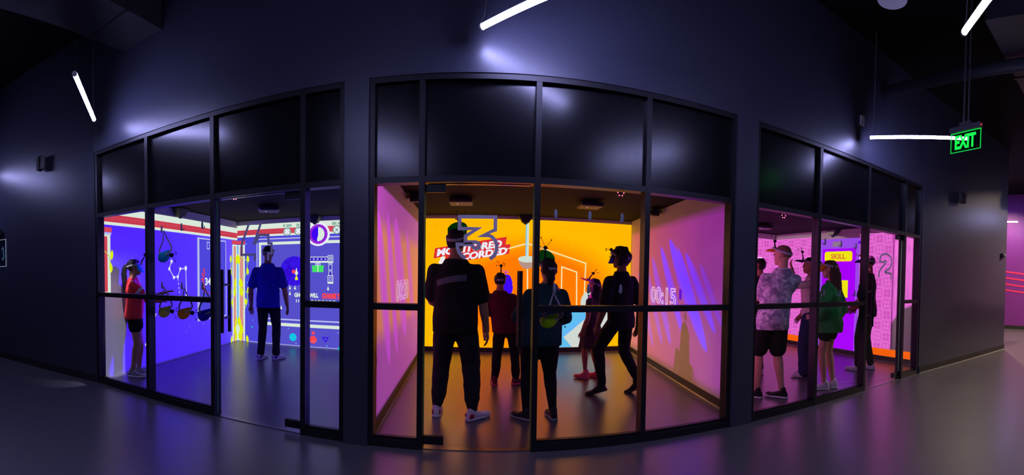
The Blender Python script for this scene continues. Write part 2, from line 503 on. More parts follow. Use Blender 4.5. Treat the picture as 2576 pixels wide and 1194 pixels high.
# ------------------------------------------------------------------ ducts and beams below the hall ceiling
def duct(pts, r, label, square=False, w=None):
    mb = MB()
    o = empty('ceiling_duct', pts[0]); p0 = Vector(pts[0])
    P = [Vector(p) - p0 for p in pts]
    if square:
        d = (P[1] - P[0]).normalized(); s = Vector((-d.y, d.x, 0)) * w / 2; u = Vector((0, 0, r))
        mb.loft([[P[0] - s, P[0] + s, P[0] + s + u, P[0] - s + u], [P[1] - s, P[1] + s, P[1] + s + u, P[1] - s + u]])
        mb.build('body', M['duct'], o)
    else:
        mb.tube(P, r, 24).build('body', M['duct'], o, smooth=True)
    d = (P[1] - P[0]); L = d.length; d.normalize()
    k = 1.2
    while k < L - 0.3:                           # joint bands every metre or so
        q = P[0] + d * k
        if square:
            MB().loft([[c + e * 1.02 for c in ()] or [q - s * 1.03 - d * .02 - u * .03, q + s * 1.03 - d * .02 - u * .03, q + s * 1.03 - d * .02 + u * 1.03, q - s * 1.03 - d * .02 + u * 1.03],
                       [q - s * 1.03 + d * .02 - u * .03, q + s * 1.03 + d * .02 - u * .03, q + s * 1.03 + d * .02 + u * 1.03, q - s * 1.03 + d * .02 + u * 1.03]]).build('joint_band', M['duct'], o)
        else:
            MB().tube([q - d * 0.025, q + d * 0.025], r * 1.03, 24).build('joint_band', M['duct'], o)
        k += 1.3
    tag(o, label, 'duct')


duct([(-3.45, -1.0, 4.02), (-3.42, 3.28, 4.02)], 0.5, 'wide square grey duct under the ceiling at upper left', True, 0.62)
duct([(-9.5, -0.6, 4.05), (-4.6, -0.6, 4.05)], 0.48, 'square grey duct crossing the far upper left corner', True, 0.7)
duct([(4.62, 3.26, 4.0), (4.55, -4.0, 4.0)], 0.075, 'thin round grey duct above the exit sign')
duct([(3.9, 1.0, 4.1), (9.5, 1.15, 4.1)], 0.42, 'broad square grey duct at upper right behind the lamp', True, 1.1)
duct([(9.6, 2.2, 3.75), (13.4, 2.6, 3.75)], 0.14, 'round grey duct over the purple corridor')
# ================================================================== PROJECTED PICTURES (flat light on the walls)
class Wall:
    def __init__(self, a, b, side):
        self.a = Vector((*a, 0)); b = Vector((*b, 0))
        self.L = (b - self.a).length
        self.t = (b - self.a).normalized()
        self.n = Vector((self.t.y, -self.t.x, 0)) * side        # into the room

    def at(self, s, z, h=0.0):
        return self.a + self.t * s + self.n * (0.004 + h) + Vector((0, 0, z))


class Pic:
    """one projected picture: an Empty that parents its flat pieces"""

    def __init__(self, wall, label):
        self.w = wall
        self.o = empty('projected_picture', (0, 0, 0))
        tag(self.o, label, 'projection')
        self.k = 0

    def _h(self, lv): return lv * 0.0012

    def poly(self, name, pts, m, lv=1):
        h = self._h(lv)
        mb = MB().add([self.w.at(s, z, h) for s, z in pts], [tuple(range(len(pts)))])
        return mb.build(name, m, self.o)

    def rect(self, name, s0, s1, z0, z1, m, lv=1):
        return self.poly(name, [(s0, z0), (s1, z0), (s1, z1), (s0, z1)], m, lv)

    def disc(self, name, s, z, r, m, lv=1, rz=None, n=40, a0=0, a1=2 * PI):
        rz = rz or r
        return self.poly(name, [(s + r * math.cos(a0 + (a1 - a0) * i / n), z + rz * math.sin(a0 + (a1 - a0) * i / n)) for i in range(n + (0 if a1 - a0 > 6.2 else 1))], m, lv)

    def line(self, name, pts, w, m, lv=1, closed=False):
        h = self._h(lv)
        return MB().stroke(pts, w, lambda s, z, d: self.w.at(s, z, h + d), closed).build(name, m, self.o)

    def lines(self, name, lst, w, m, lv=1):
        h = self._h(lv); mb = MB()
        for pts in lst: mb.stroke(pts, w, lambda s, z, d: self.w.at(s, z, h + d))
        return mb.build(name, m, self.o)

    def text(self, name, txt, s, z, size, m, lv=2, width=None, bold=0.0, shear=0.0, flip=False, rot=0.0, outline=0.0):
        cu = bpy.data.curves.new(name, 'FONT')
        cu.body = txt; cu.size = size; cu.offset = bold; cu.shear = shear; cu.resolution_u = 3
        if outline:
            cu.fill_mode = 'NONE'; cu.bevel_depth = outline; cu.bevel_resolution = 0; cu.extrude = 0
        tmp = bpy.data.objects.new('tmp', cu); COL.objects.link(tmp)
        bpy.context.view_layer.update()
        me = bpy.data.meshes.new_from_object(tmp.evaluated_get(bpy.context.evaluated_depsgraph_get()))
        bpy.data.objects.remove(tmp)
        xs = [v.co.x for v in me.vertices]; x0, x1 = min(xs), max(xs)
        k = 1.0 if width is None else width / (x1 - x0)
        h = self._h(lv); c, sn = math.cos(rot), math.sin(rot)
        for v in me.vertices:
            x = (v.co.x - x0) * k; y = v.co.y; zz = v.co.z
            x, y = x * c - y * sn, x * sn + y * c
            v.co = self.w.at(s + (-x if flip else x), z + y, h + max(0, zz) * 0.2)
        me.materials.append(m)
        o = bpy.data.objects.new(name, me); COL.objects.link(o); o.parent = self.o
        return o


G = {k: glow('projected ' + k, c, e) for k, c, e in (
    ('white', (226, 240, 226), 1.0), ('pure white', (245, 245, 255), 1.0), ('red', (222, 72, 92), 1.0), ('dark red', (178, 42, 66), 1.0),
    ('lavender blue', (90, 82, 208), 1.0), ('mid blue', (82, 72, 226), 1.0), ('deep blue', (58, 22, 236), 1.0), ('ink blue', (52, 6, 205), 1.0),
    ('lilac line', (190, 190, 245), 1.0), ('salmon', (226, 150, 140), 1.0), ('leaf yellow', (232, 246, 20), 1.0), ('vine green', (170, 235, 70), 1.0),
    ('magenta', (190, 55, 215), 1.0), ('violet', (110, 18, 225), 1.0), ('sea green', (112, 160, 150), 1.0), ('gift green', (70, 232, 105), 1.0),
    ('cyan', (10, 205, 235), 1.0), ('tomato', (255, 72, 82), 1.0), ('sky', (105, 190, 255), 1.0), ('laurel', (215, 60, 110), 1.0),
    ('cream line', (255, 232, 175), 1.0), ('banner red', (228, 48, 52), 1.0), ('pole', (215, 228, 214), 1.0), ('pole shade', (190, 150, 140), 1.0),
    ('picture blue', (100, 195, 245), 1.0), ('vivid blue', (66, 8, 252), 1.0), ('paper', (216, 222, 216), 1.0), ('dot', (30, 40, 60), 1.0), ('hot pink', (250, 70, 185), 1.0),
    ('door purple', (174, 0, 255), 1.0), ('panel purple', (160, 76, 236), 1.0), ('sign yellow', (250, 236, 18), 1.0), ('sign amber', (226, 120, 60), 1.0),
    ('orange strip', (255, 98, 0), 1.0), ('grey', (150, 120, 150), 1.0), ('timer', (255, 200, 255), 1.0))}

# ---------------------------------------------------------------- blue room, left wall
r = ROOMS['blue']
WBL = Wall((-4.42, 3.40), (-4.78, 7.25), 1)
L4 = WBL.L
pb = Pic(WBL, 'projected night sky with constellations, red key-pattern frieze and column, left wall of blue room')


def frieze(p, s0, s1, zt, cuts=()):
    """white band, red key band, white line; zt is the top of the white band"""
    p.rect('white_band', s0, s1, zt - 0.10, zt, G['white'], 1)
    p.rect('red_band', s0, s1, zt - 0.205, zt - 0.10, G['red'], 1)
    p.rect('white_line', s0, s1, zt - 0.245, zt - 0.205, G['white'], 1)
    s = s0 + 0.02; lst = []
    while s + 0.11 < s1:
        if not any(a < s + 0.05 < b for a, b in cuts):
            z0, z1 = zt - 0.188, zt - 0.118
            lst.append([(s, z0), (s, z1), (s + 0.092, z1), (s + 0.092, z0 + 0.018), (s + 0.035, z0 + 0.018), (s + 0.035, z1 - 0.024), (s + 0.06, z1 - 0.024)])
            lst.append([(s - 0.02, z0), (s + 0.094, z0)])
        s += 0.118
    p.lines('key_pattern', lst, 0.008, G['dark red'], 2)['kind'] = 'stuff'


frieze(pb, 0.0, L4, 2.335)


def leaf(p, s, z, k, m='leaf yellow', fl=1):
    p.poly('leaf', [(s, z - 0.055 * k), (s + 0.022 * k * fl, z - 0.02 * k), (s + 0.026 * k * fl, z + 0.012 * k), (s + 0.012 * k * fl, z + 0.055 * k), (s - 0.014 * k * fl, z + 0.02 * k), (s - 0.02 * k * fl, z - 0.02 * k)], G[m], 4)


# column by the glass
pb.disc('white_shell', 0.05, 0.045, 0.05, G['pure white'], 3, 0.03); pb.disc('red_shell', 0.06, 0.07, 0.025, G['red'], 4, 0.02)
pb.rect('column_capital', 0.05, 0.245, 1.99, 2.055, G['red'], 2)
pb.rect('column_neck', 0.05, 0.235, 1.955, 1.985, G['lilac line'], 2)
pb.rect('column_shaft', 0.04, 0.215, 1.16, 1.955, G['white'], 2)
pb.rect('column_flute', 0.095, 0.158, 1.18, 1.93, G['red'], 3)
pb.line('vine', [(0.02, 1.72), (0.08, 1.74), (0.14, 1.71), (0.185, 1.66), (0.2, 1.58), (0.21, 1.52)], 0.012, G['vine green'], 4)
pb.line('vine', [(0.02, 1.40), (0.03, 1.30), (0.05, 1.24)], 0.02, G['vine green'], 4)
leaf(pb, 0.235, 1.68, 1.3); leaf(pb, 0.225, 1.51, 1.4, fl=-1); leaf(pb, 0.045, 1.73, 1.4); leaf(pb, 0.05, 1.27, 1.6, fl=-1)
# constellation
C = [(1.60, 1.61), (1.54, 1.49), (1.66, 1.35), (1.77, 1.36), (1.84, 1.49), (2.00, 1.50), (2.02, 1.04)]
pb.line('constellation_line', C, 0.010, G['pure white'], 1)
for i in range(5):
    s = 1.775 + i * 0.012; z = 1.33 - i * 0.07
    pb.line('constellation_dash', [(s, z), (s + 0.006, z - 0.035)], 0.010, G['pure white'], 1)
for i, (s, z) in enumerate(C):
    if i in (0, 6):
        pb.poly('star', [(s + (0.045 if k % 2 == 0 else 0.018) * math.sin(k * PI / 5), z + (0.045 if k % 2 == 0 else 0.018) * math.cos(k * PI / 5)) for k in range(10)], G['pure white'], 2)
    else:
        pb.disc('star', s, z, 0.032 if i == 5 else 0.024, G['pure white'], 2, 0.04 if i == 5 else 0.028, 14)
for s, z, q in ((1.16, 1.0, .04), (1.16, .78, .045), (2.07, .77, .045), (0.88, 1.48, .012), (0.95, 0.35, .03), (2.1, .5, .008), (2.0, .42, .007), (2.55, .5, .007), (3.0, 2.06, .007), (1.0, .62, .02)):
    pb.poly('star', [(s + (q if k % 2 == 0 else q * .45) * math.sin(k * PI / 5), z + (q if k % 2 == 0 else q * .45) * math.cos(k * PI / 5)) for k in range(10)], G['pure white'], 2)
pb.line('constellation_line', [(1.16, .99), (1.13, .9), (1.16, .78), (1.06, .66), (.95, .58)], 0.010, G['pure white'], 1)
pb.line('constellation_line', [(.81, 1.18), (.90, 1.15), (1.16, 1.0)], 0.010, G['pure white'], 1)
# score panel
pb.rect('score_panel', 2.39, 3.38, 0.58, 2.035, G['mid blue'], 1)
pb.rect('panel_edge', 2.36, 2.42, 0.56, 2.05, G['lilac line'], 3)
pb.line('panel_outline', [(2.39, .575), (3.38, .575), (3.37, 2.035), (2.39, 2.035)], 0.024, G['lilac line'], 2)
pb.line('panel_mark', [(2.68, 1.86), (2.68, 1.98), (2.76, 1.98), (2.76, 1.86)], 0.02, G['lilac line'], 3, True)
for sg in (-1, 1):
    cen = (2.74, 1.27)
    arc = [(cen[0] + sg * 0.19 * math.sin(a), cen[1] - 0.24 * math.cos(a)) for a in [0.15 + i * 0.2 for i in range(12)]]
    pb.line('laurel_branch', arc, 0.03, G['laurel'], 2)
    for i in range(1, 12, 2):
        s, z = arc[i]
        pb.poly('laurel_leaf', [(s, z), (s + sg * 0.06, z + 0.01), (s + sg * 0.075, z + 0.07), (s + sg * 0.02, z + 0.05)], G['laurel'], 3)
pb.text('score', '345', 2.60, 1.20, 0.18, G['pure white'], 4, width=0.30, bold=0.006)
# column at the corner, this side
pb.rect('column_capital', L4 - 0.24, L4, 2.0, 2.075, G['red'], 2)
pb.rect('column_shaft', L4 - 0.22, L4, 0.01, 1.99, G['white'], 2)
pb.rect('column_flute', L4 - 0.175, L4 - 0.075, 0.01, 1.96, G['salmon'], 3)
pb.rect('column_shade', L4 - 0.03, L4, 0.35, 1.98, G['sky'], 3)
for z0 in (1.55, 0.90):
    pb.line('vine', [(L4 - 0.10, z0 + 0.20), (L4 - 0.27, z0 + 0.12), (L4 - 0.29, z0 - 0.05), (L4 - 0.22, z0 - 0.22)], 0.014, G['vine green'], 4)
for z, s in ((1.70, .30), (1.45, .29), (1.05, .31), (0.82, .24), (0.06, .27)): leaf(pb, L4 - s, z, 1.5)
for z, s in ((1.03, .14), (1.2, .12), (0.40, .08), (0.25, .13), (1.69, .05), (0.10, .09)): leaf(pb, L4 - s, z, 2.1)

# ---------------------------------------------------------------- blue room, back wall
WBB = Wall((-4.78, 7.25), (-1.17, 7.25), 1)
pk = Pic(WBB, 'projected maze game with red key-pattern frieze and sun badge, back wall of blue room')
pk.rect('field', 0.0, WBB.L, 0.0, 2.37, G['lavender blue'], 0)
pk.rect('field_edge', 0.0, 0.55, 0.0, 2.15, G['mid blue'], 0.5)
frieze(pk, 0.0, WBB.L, 2.385, cuts=((1.06, 1.25), (1.28, 1.5), (1.5, 2.12), (2.1, 2.28)))
pk.rect('column_capital', 0.0, 0.20, 2.0, 2.075, G['red'], 2)
pk.rect('column_shaft', 0.0, 0.19, 0.01, 1.99, G['white'], 2)
pk.rect('column_flute', 0.065, 0.15, 0.01, 1.96, G['salmon'], 3)
pk.rect('column_shade', 0.0, 0.035, 0.35, 1.98, G['sky'], 3)
for z0 in (1.55, 0.90):
    pk.line('vine', [(0.08, z0 + 0.20), (0.235, z0 + 0.12), (0.255, z0 - 0.05), (0.19, z0 - 0.22)], 0.014, G['vine green'], 4)
for z, s in ((1.70, .27), (1.45, .26), (1.05, .28), (0.82, .22), (0.06, .25)): leaf(pk, s, z, 1.5, fl=-1)
for z, s in ((1.03, .11), (1.2, .10), (0.40, .06), (0.25, .11), (1.69, .04), (0.10, .08)): leaf(pk, s, z, 2.1, fl=-1)
# inner frame
pk.rect('frame_band', 0.52, WBB.L, 2.10, 2.135, G['mid blue'], 1)
pk.line('frame_outer', [(0.48, 0.8), (0.48, 2.085), (WBB.L, 2.085)], 0.022, G['lilac line'], 2)
pk.line('frame_inner', [(0.55, 0.95), (0.55, 1.995), (WBB.L, 1.995)], 0.055, G['white'], 2)
pk.line('frame_outer', [(0.6, 0.505), (WBB.L, 0.505)], 0.028, G['lilac line'], 2)
pk.line('frame_inner', [(0.6, 0.405), (WBB.L, 0.405)], 0.062, G['white'], 2)
# maze ball
pk.disc('maze_ball', 1.31, 1.45, 0.30, G['deep blue'], 2, 0.285)
mz = []
for i in range(-7, 8):
    o2 = i * 0.056
    for sgn in (1, -1):
        seg = []
        for k in range(-20, 21):
            a = k * 0.02; x = a + o2 / 2; y = sgn * a - sgn * o2 / 2 * (1 if sgn > 0 else -1)
            ok = (x / .285) ** 2 + (y / .27) ** 2 < 1 and ((i + (1 if sgn > 0 else 0)) % 2 == 0) and ((k // 5 + i) % 3 != (0 if sgn > 0 else 1))
            if ok: seg.append((1.31 + x, 1.45 + y))
            elif len(seg) > 1: mz.append([seg[0], seg[-1]]); seg = []
            else: seg = []
        if len(seg) > 1: mz.append([seg[0], seg[-1]])
pk.lines('maze_lines', mz, 0.018, G['ink blue'], 3)
for q in (0.03, 0.075, 0.12): pk.line('maze_diamond', [(1.20 + q, 1.42), (1.20, 1.42 + q), (1.20 - q, 1.42), (1.20, 1.42 - q)], 0.016, G['ink blue'], 4, True)


def ghost(s, z, k, m):
    pk.poly('ghost', [(s - .02 * k, z - .035 * k), (s + .02 * k, z - .035 * k), (s + .02 * k, z - .012 * k), (s + .008 * k, z + .01 * k), (s + .005 * k, z + .04 * k), (s - .005 * k, z + .04 * k), (s - .008 * k, z + .01 * k), (s - .02 * k, z - .012 * k)], G[m], 4)


for s, z in ((1.22, 1.13), (1.33, 1.13), (1.22, 1.02), (2.01, 1.13), (1.03, 0.74), (1.0, 1.13)): ghost(s, z, 1.0, 'white')
ghost(1.36, 1.33, 1.5, 'leaf yellow')
pk.disc('heart', 1.30, 1.44, 0.04, G['tomato'], 4); ghost(1.36, 1.44, 1.6, 'white')
# sun and moon badge
pk.disc('badge_rim', 1.81, 2.14, 0.232, G['pure white'], 4, 0.222)
pk.disc('badge_ring', 1.81, 2.14, 0.188, G['violet'], 5, 0.185)
pk.disc('badge_face', 1.81, 2.14, 0.128, G['white'], 6, 0.132)
pk.poly('badge_night', [(1.81 - .128 * math.sin(a), 2.14 + .132 * math.cos(a)) for a in [i * PI / 20 for i in range(21)]][:-1] + [(1.785, 2.01), (1.79, 2.05), (1.81, 2.12)], G['vivid blue'], 7)
pk.lines('badge_key', [[(1.81 + rr * math.sin(a + da), 2.14 + rr * math.cos(a + da)) for rr, da in ((.145, -.09), (.175, -.09), (.175, .07), (.15, .07), (.15, -.02), (.163, -.02))] for a in [i * 2 * PI / 18 for i in range(18)]], 0.011, G['magenta'], 6)
for s, mk in ((1.16, 'plus'), (1.40, 'none'), (2.18, 'cross')):
    z = 2.21
    pk.disc('button', s, z, 0.083, G['sea green'], 4); pk.disc('button_face', s, z, 0.062, G['pure white'], 5)
    if mk == 'cross':
        pk.lines('button_mark', [[(s - .03, z - .03), (s + .03, z + .03)], [(s - .03, z + .03), (s + .03, z - .03)]], 0.018, G['sea green'], 6)
    else:
        for a in range(4): pk.disc('button_mark', s + .04 * math.cos(a * PI / 2), z + .04 * math.sin(a * PI / 2), 0.012, G['sea green'], 6, n=8)
for s0, groups in ((1.075, (2, 5)), (1.36, (3,)), (2.085, (4, 4))):       # unreadable small captions: grey stroke blocks
    s = s0
    for gcount in groups:
        for i in range(gcount):
            pk.rect('caption_stroke', s, s + 0.016, 2.302, 2.355, G['sea green'], 3); s += 0.023
        s += 0.022
# track
WH = G['white']
pk.rect('track_bed', 1.50, 2.06, 1.645, 1.70, G['ink blue'], 2)
pk.line('track_edge', [(1.50, 1.712), (2.02, 1.712)], 0.014, WH, 3); pk.rect('track_base', 1.50, 2.06, 1.605, 1.64, WH, 3)
for i in range(7): pk.rect('track_dash', 1.545 + i * .078, 1.585 + i * .078, 1.66, 1.685, G['lilac line'], 4)
pk.rect('track_corner', 2.0, 2.11, 1.60, 1.745, WH, 4); pk.rect('track_corner_fill', 2.012, 2.098, 1.635, 1.733, G['ink blue'], 5)
pk.rect('track_ring', 2.025, 2.085, 1.648, 1.72, WH, 6); pk.rect('track_ring_fill', 2.035, 2.075, 1.658, 1.71, G['ink blue'], 7); pk.disc('track_dot', 2.055, 1.684, 0.014, WH, 8, n=12)
pk.rect('track_post', 2.02, 2.09, 1.36, 1.60, WH, 2); pk.rect('track_post_fill', 2.03, 2.08, 1.36, 1.60, G['lavender blue'], 3)
for i in range(4): pk.rect('track_block', 2.038, 2.072, 1.565 - i * .06, 1.595 - i * .06, G['ink blue' if i % 2 else 'lilac line'], 4)
pk.rect('track_foot', 2.0, 2.112, 1.215, 1.37, WH, 4); pk.rect('track_foot_fill', 2.012, 2.10, 1.255, 1.355, G['ink blue'], 5); pk.rect('track_foot_face', 2.025, 2.087, 1.27, 1.34, G['lilac line'], 6)
pk.lines('track_foot_mark', [[(2.04, 1.285), (2.072, 1.325)], [(2.04, 1.325), (2.072, 1.285)]], 0.012, G['ink blue'], 7)
pk.line('track_edge', [(1.585, 1.21), (1.585, 1.35)], 0.016, WH, 3)
# gift
pk.rect('gift_box', 1.69, 1.915, 1.43, 1.52, G['gift green'], 2); pk.rect('gift_lid', 1.68, 1.925, 1.52, 1.555, G['gift green'], 2)
pk.rect('gift_ribbon', 1.795, 1.812, 1.43, 1.555, G['white'], 3)
for sg in (-1, 1): pk.line('gift_bow', [(1.803 + sg * (.026 + .024 * math.cos(a)), 1.578 + .02 * math.sin(a)) for a in [i * PI / 6 for i in range(12)]], 0.011, G['pure white'], 3, True)
# words
pk.text('caption', 'GHOSTS WILL', 1.315, 0.955, 0.105, G['white'], 3, width=0.50, bold=0.006)
pk.text('caption_red', 'CHASE YOU', 1.885, 0.955, 0.105, G['tomato'], 3, width=0.50, bold=0.009)
pk.rect('caption_underline', 1.885, 2.39, 0.935, 0.945, G['tomato'], 3)
s = 1.35
for i, ww in enumerate((.018, .018, .05, .05, .03, .05, .03, .05, .05, .03, .05, .05)):   # second line, mostly behind the rail
    pk.rect('caption_stroke', s, s + ww, 0.85, 0.905, G['white'], 3); s += ww + .03
# floor-line icons and stars
pk.disc('planet', 1.285, 0.17, 0.077, G['cyan'], 3); pk.rect('planet_line', 1.215, 1.355, 0.163, 0.168, G['sky'], 4)
pk.disc('potion', 1.71, 0.15, 0.073, G['tomato'], 3); pk.rect('potion_neck', 1.68, 1.742, 0.25, 0.305, G['tomato'], 3); pk.line('potion_line', [(1.66, .115), (1.77, .125)], .008, G['salmon'], 4)
pk.line('triangle', [(1.905, 0.205), (2.015, 0.205), (1.96, 0.125)], 0.022, G['deep blue'], 3, True)
for s, z, q, m in ((1.19, .33, .012, 'sky'), (2.21, .31, .012, 'sky'), (2.27, .26, .018, 'cyan'), (1.99, .05, .014, 'sky'), (2.23, .02, .02, 'cyan'), (.36, .31, .018, 'cyan'), (.6, .24, .014, 'sky'),
                   (.25, 1.22, .014, 'cyan'), (.22, 2.0, .014, 'sky'), (1.35, .06, .012, 'sky'), (.38, .45, .01, 'sky'), (1.6, .27, .01, 'sky'), (.28, 1.6, .008, 'sky'), (.42, 1.35, .008, 'sky')):
    pk.disc('spark', s, z, q, G[m], 3, n=10)
pk.rect('floor_glow_line', 0.0, WBB.L, 0.006, 0.018, G['lilac line'], 2)

# ---------------------------------------------------------------- orange room, back wall
WOB = Wall((-1.05, 7.5), (2.82, 7.5), 1)


def screen_mat():
    """yellow to orange picture with a fine grid of darker cells"""
    m = bpy.data.materials.new('projected orange room'); m.use_nodes = True
    nt = m.node_tree; nt.nodes.clear()
    o = nt.nodes.new('ShaderNodeOutputMaterial'); e = nt.nodes.new('ShaderNodeEmission')
    tc = nt.nodes.new('ShaderNodeTexCoord'); sp = nt.nodes.new('ShaderNodeSeparateXYZ')
    nt.links.new(tc.outputs['Object'], sp.inputs[0])

    def mth(op, a, b=None, cl=False):
        q = nt.nodes.new('ShaderNodeMath'); q.operation = op; q.use_clamp = cl
        for i, x in enumerate((a, b)):
            if x is None: continue
            if isinstance(x, (int, float)): q.inputs[i].default_value = x
            else: nt.links.new(x, q.inputs[i])
        return q.outputs[0]
    X, Zc = sp.outputs[0], sp.outputs[2]
    # elliptical orange field low in the middle, yellow towards left and top
    dx = mth('DIVIDE', mth('SUBTRACT', X, 0.95), 1.9); dz = mth('DIVIDE', mth('SUBTRACT', Zc, 1.0), 1.2)
    rr = mth('SQRT', mth('ADD', mth('POWER', dx, 2), mth('POWER', dz, 2)))
    t = nt.nodes.new('ShaderNodeValToRGB')
    t.color_ramp.elements[0].position = 0.62; t.color_ramp.elements[1].position = 1.0
    t.color_ramp.elements[0].color = (1.35, lin((0, 128, 0))[1], 0, 1); t.color_ramp.elements[1].color = (1.35, lin((0, 198, 0))[1], 0, 1)
    nt.links.new(rr, t.inputs['Fac'])
    gx = mth('ABSOLUTE', mth('SUBTRACT', mth('FRACT', mth('MULTIPLY', X, 26)), 0.5))
    gz = mth('ABSOLUTE', mth('SUBTRACT', mth('FRACT', mth('MULTIPLY', Zc, 26)), 0.5))
    g = mth('GREATER_THAN', mth('MAXIMUM', gx, gz), 0.36)
    amt = mth('MULTIPLY', g, mth('MULTIPLY', mth('SUBTRACT', rr, 0.72), 0.55, True))
    mx = nt.nodes.new('ShaderNodeMix'); mx.data_type = 'RGBA'
    nt.links.new(amt, mx.inputs[0]); nt.links.new(t.outputs[0], mx.inputs[6]); mx.inputs[7].default_value = (*lin((235, 150, 0)), 1)
    nt.links.new(mx.outputs[2], e.inputs[0]); e.inputs[1].default_value = 1.0
    nt.links.new(e.outputs[0], o.inputs[0])
    return m


po = Pic(WOB, 'projected bright orange interior with tilted red banner, back wall of orange room')
po.rect('field', 0.0, WOB.L, 0.096, 2.41, screen_mat(), 0)
po.lines('room_lines', [[(1.50, 1.87), (1.89, 1.985), (2.98, 1.65), (2.96, 0.9)], [(1.895, 1.55), (1.905, 1.1)], [(2.53, 1.1), (2.53, 1.575), (2.81, 1.485), (2.82, 0.85)], [(1.2, .70), (1.65, .535), (1.95, .50)]], 0.024, G['cream line'], 1)
po.poly('banner', [(0.20, 1.69), (0.42, 1.735), (0.40, 1.62), (0.79, 1.66), (1.56, 1.79), (1.585, 1.965), (1.495, 1.955), (1.515, 2.095), (0.225, 1.875)], G['banner red'], 1)
po.text('banner_words', 'MONITORED', 0.255, 1.735, 0.165, G['pure white'], 2, width=1.20, bold=0.008, shear=0.25, rot=0.155)
po.text('banner_words', '& RECORDED', 0.30, 1.60, 0.165, G['pure white'], 2, width=1.25, bold=0.008, shear=0.25, rot=0.155)
po.rect('lamp_pole', 1.855, 1.915, 1.74, 2.41, G['pole'], 2); po.rect('lamp_pole_shade', 1.855, 1.872, 1.74, 2.41, G['picture blue'], 2.5)
po.disc('lamp_cap', 1.89, 1.70, 0.165, G['pole'], 3, 0.06)
po.poly('lamp_bowl', [(1.89 + .155 * math.cos(PI + i * PI / 20), 1.69 + .165 * math.sin(PI + i * PI / 20)) for i in range(21)], G['pole shade'], 2.8)
# flat glowing blue silhouette in the boy's outline, beside him
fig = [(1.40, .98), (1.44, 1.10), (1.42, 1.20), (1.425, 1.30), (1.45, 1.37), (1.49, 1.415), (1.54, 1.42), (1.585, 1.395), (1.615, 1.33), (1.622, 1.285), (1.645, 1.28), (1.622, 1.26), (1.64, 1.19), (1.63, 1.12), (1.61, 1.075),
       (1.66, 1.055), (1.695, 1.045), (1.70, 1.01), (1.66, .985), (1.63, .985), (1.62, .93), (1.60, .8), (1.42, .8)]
po.poly('blue_silhouette', fig, G['vivid blue'], 2)
po.lines('silhouette_antenna', [[(1.50, 1.41), (1.50, 1.47)], [(1.50, 1.45), (1.45, 1.50)], [(1.50, 1.45), (1.53, 1.50)], [(1.50, 1.45), (1.56, 1.46)]], 0.008, G['vivid blue'], 2)
# blue picture with tilted paper and white ball, low on the right
po.poly('picture_field', [(2.35, .097), (3.3, .097), (3.3, .78), (3.0, .88), (2.35, .80)], G['picture blue'], 1)
po.poly('paper_shade', [(2.52, .30), (2.98, .72), (3.05, .62), (2.62, .26)], G['sky'], 1.5)
po.poly('paper', [(2.585, .285), (3.01, .635), (3.40, .17), (3.36, .097), (2.745, .097)], G['paper'], 2)
po.disc('white_ball', 3.14, 0.92, 0.245, G['paper'], 3); po.disc('white_body', 3.38, 0.55, 0.17, G['paper'], 3, 0.32)
po.disc('dark_dot', 3.06, 1.05, 0.035, G['dot'], 4, 0.02); po.rect('pink_patch', 3.38, 3.50, 0.20, 0.36, G['hot pink'], 4)

# ---------------------------------------------------------------- orange room, side walls: countdown figures
WOL = Wall((-0.925, 3.40), (-1.05, 7.5), 1)
WOR = Wall((2.50, 3.40), (2.82, 7.5), -1)
pl = Pic(WOL, 'projected outlined countdown 00:20 on the left wall of orange room')
pl.text('countdown', '00:20', 1.30, 1.10, 0.34, G['timer'], 2, width=0.98, bold=0.004, outline=0.0045)
pr = Pic(WOR, 'projected outlined countdown 00:15 on the right wall of orange room')
pr.text('countdown', '00:15', 2.87, 1.03, 0.34, G['timer'], 2, width=1.08, bold=0.004, outline=0.007, flip=True)
pr.rect('violet_mark', 1.60, 1.68, 1.13, 1.27, G['violet'], 1)

# ---------------------------------------------------------------- pink room
WPR = Wall((6.32, 3.40), (6.32, 7.40), -1)
WPB = Wall((2.96, 7.40), (6.32, 7.40), 1)
pp = Pic(WPR, 'projected pink tiles and purple door with yellow SKILL sign, right wall of pink room')
pp.rect('door_surround', 1.53, 2.60, 0.10, 2.285, G['panel purple'], 1)
pp.rect('door_leaf', 1.62, 2.50, 0.10, 2.09, G['door purple'], 2)
pp.rect('grey_plate', 1.99, 2.23, 2.13, 2.23, G['grey'], 2); pp.disc('round_mark', 1.54, 2.195, 0.035, G['violet'], 2)


def rrect(s0, s1, z0, z1, q):
    out = []
    for (cx, cz, a) in ((s1 - q, z1 - q, 0), (s0 + q, z1 - q, 1), (s0 + q, z0 + q, 2), (s1 - q, z0 + q, 3)):
        out += [(cx + q * math.cos((a + i / 6) * PI / 2), cz + q * math.sin((a + i / 6) * PI / 2)) for i in range(7)]
    return out


pp.poly('sign_shadow', rrect(1.70, 2.44, 1.825, 2.03, .05), G['hot pink'], 3)
pp.poly('sign_plate', rrect(1.71, 2.44, 1.84, 2.035, .05), G['sign yellow'], 4)
pp.text('sign_word', 'SKILL', 2.265, 1.888, 0.135, G['sign amber'], 5, width=0.385, bold=0.004, flip=True)
pp.rect('yellow_plate', 1.80, 2.2, 1.12, 1.46, G['sign yellow'], 3)
pp.rect('orange_strip', 0.0, 1.47, 0.095, 0.225, G['orange strip'], 1)
pp.rect('orange_strip', 2.66, WPR.L, 0.095, 0.225, G['orange strip'], 1)
pq = Pic(WPB, 'projected pink tile pattern over an orange strip, back wall of pink room')
pq.rect('orange_strip', 0.0, WPB.L, 0.095, 0.225, G['orange strip'], 1)


# ---------------------------------------------------------------- projectors: coloured light thrown onto the side walls
def flat(rgb, k=1.0):
    return tuple(v * k for v in lin(rgb))


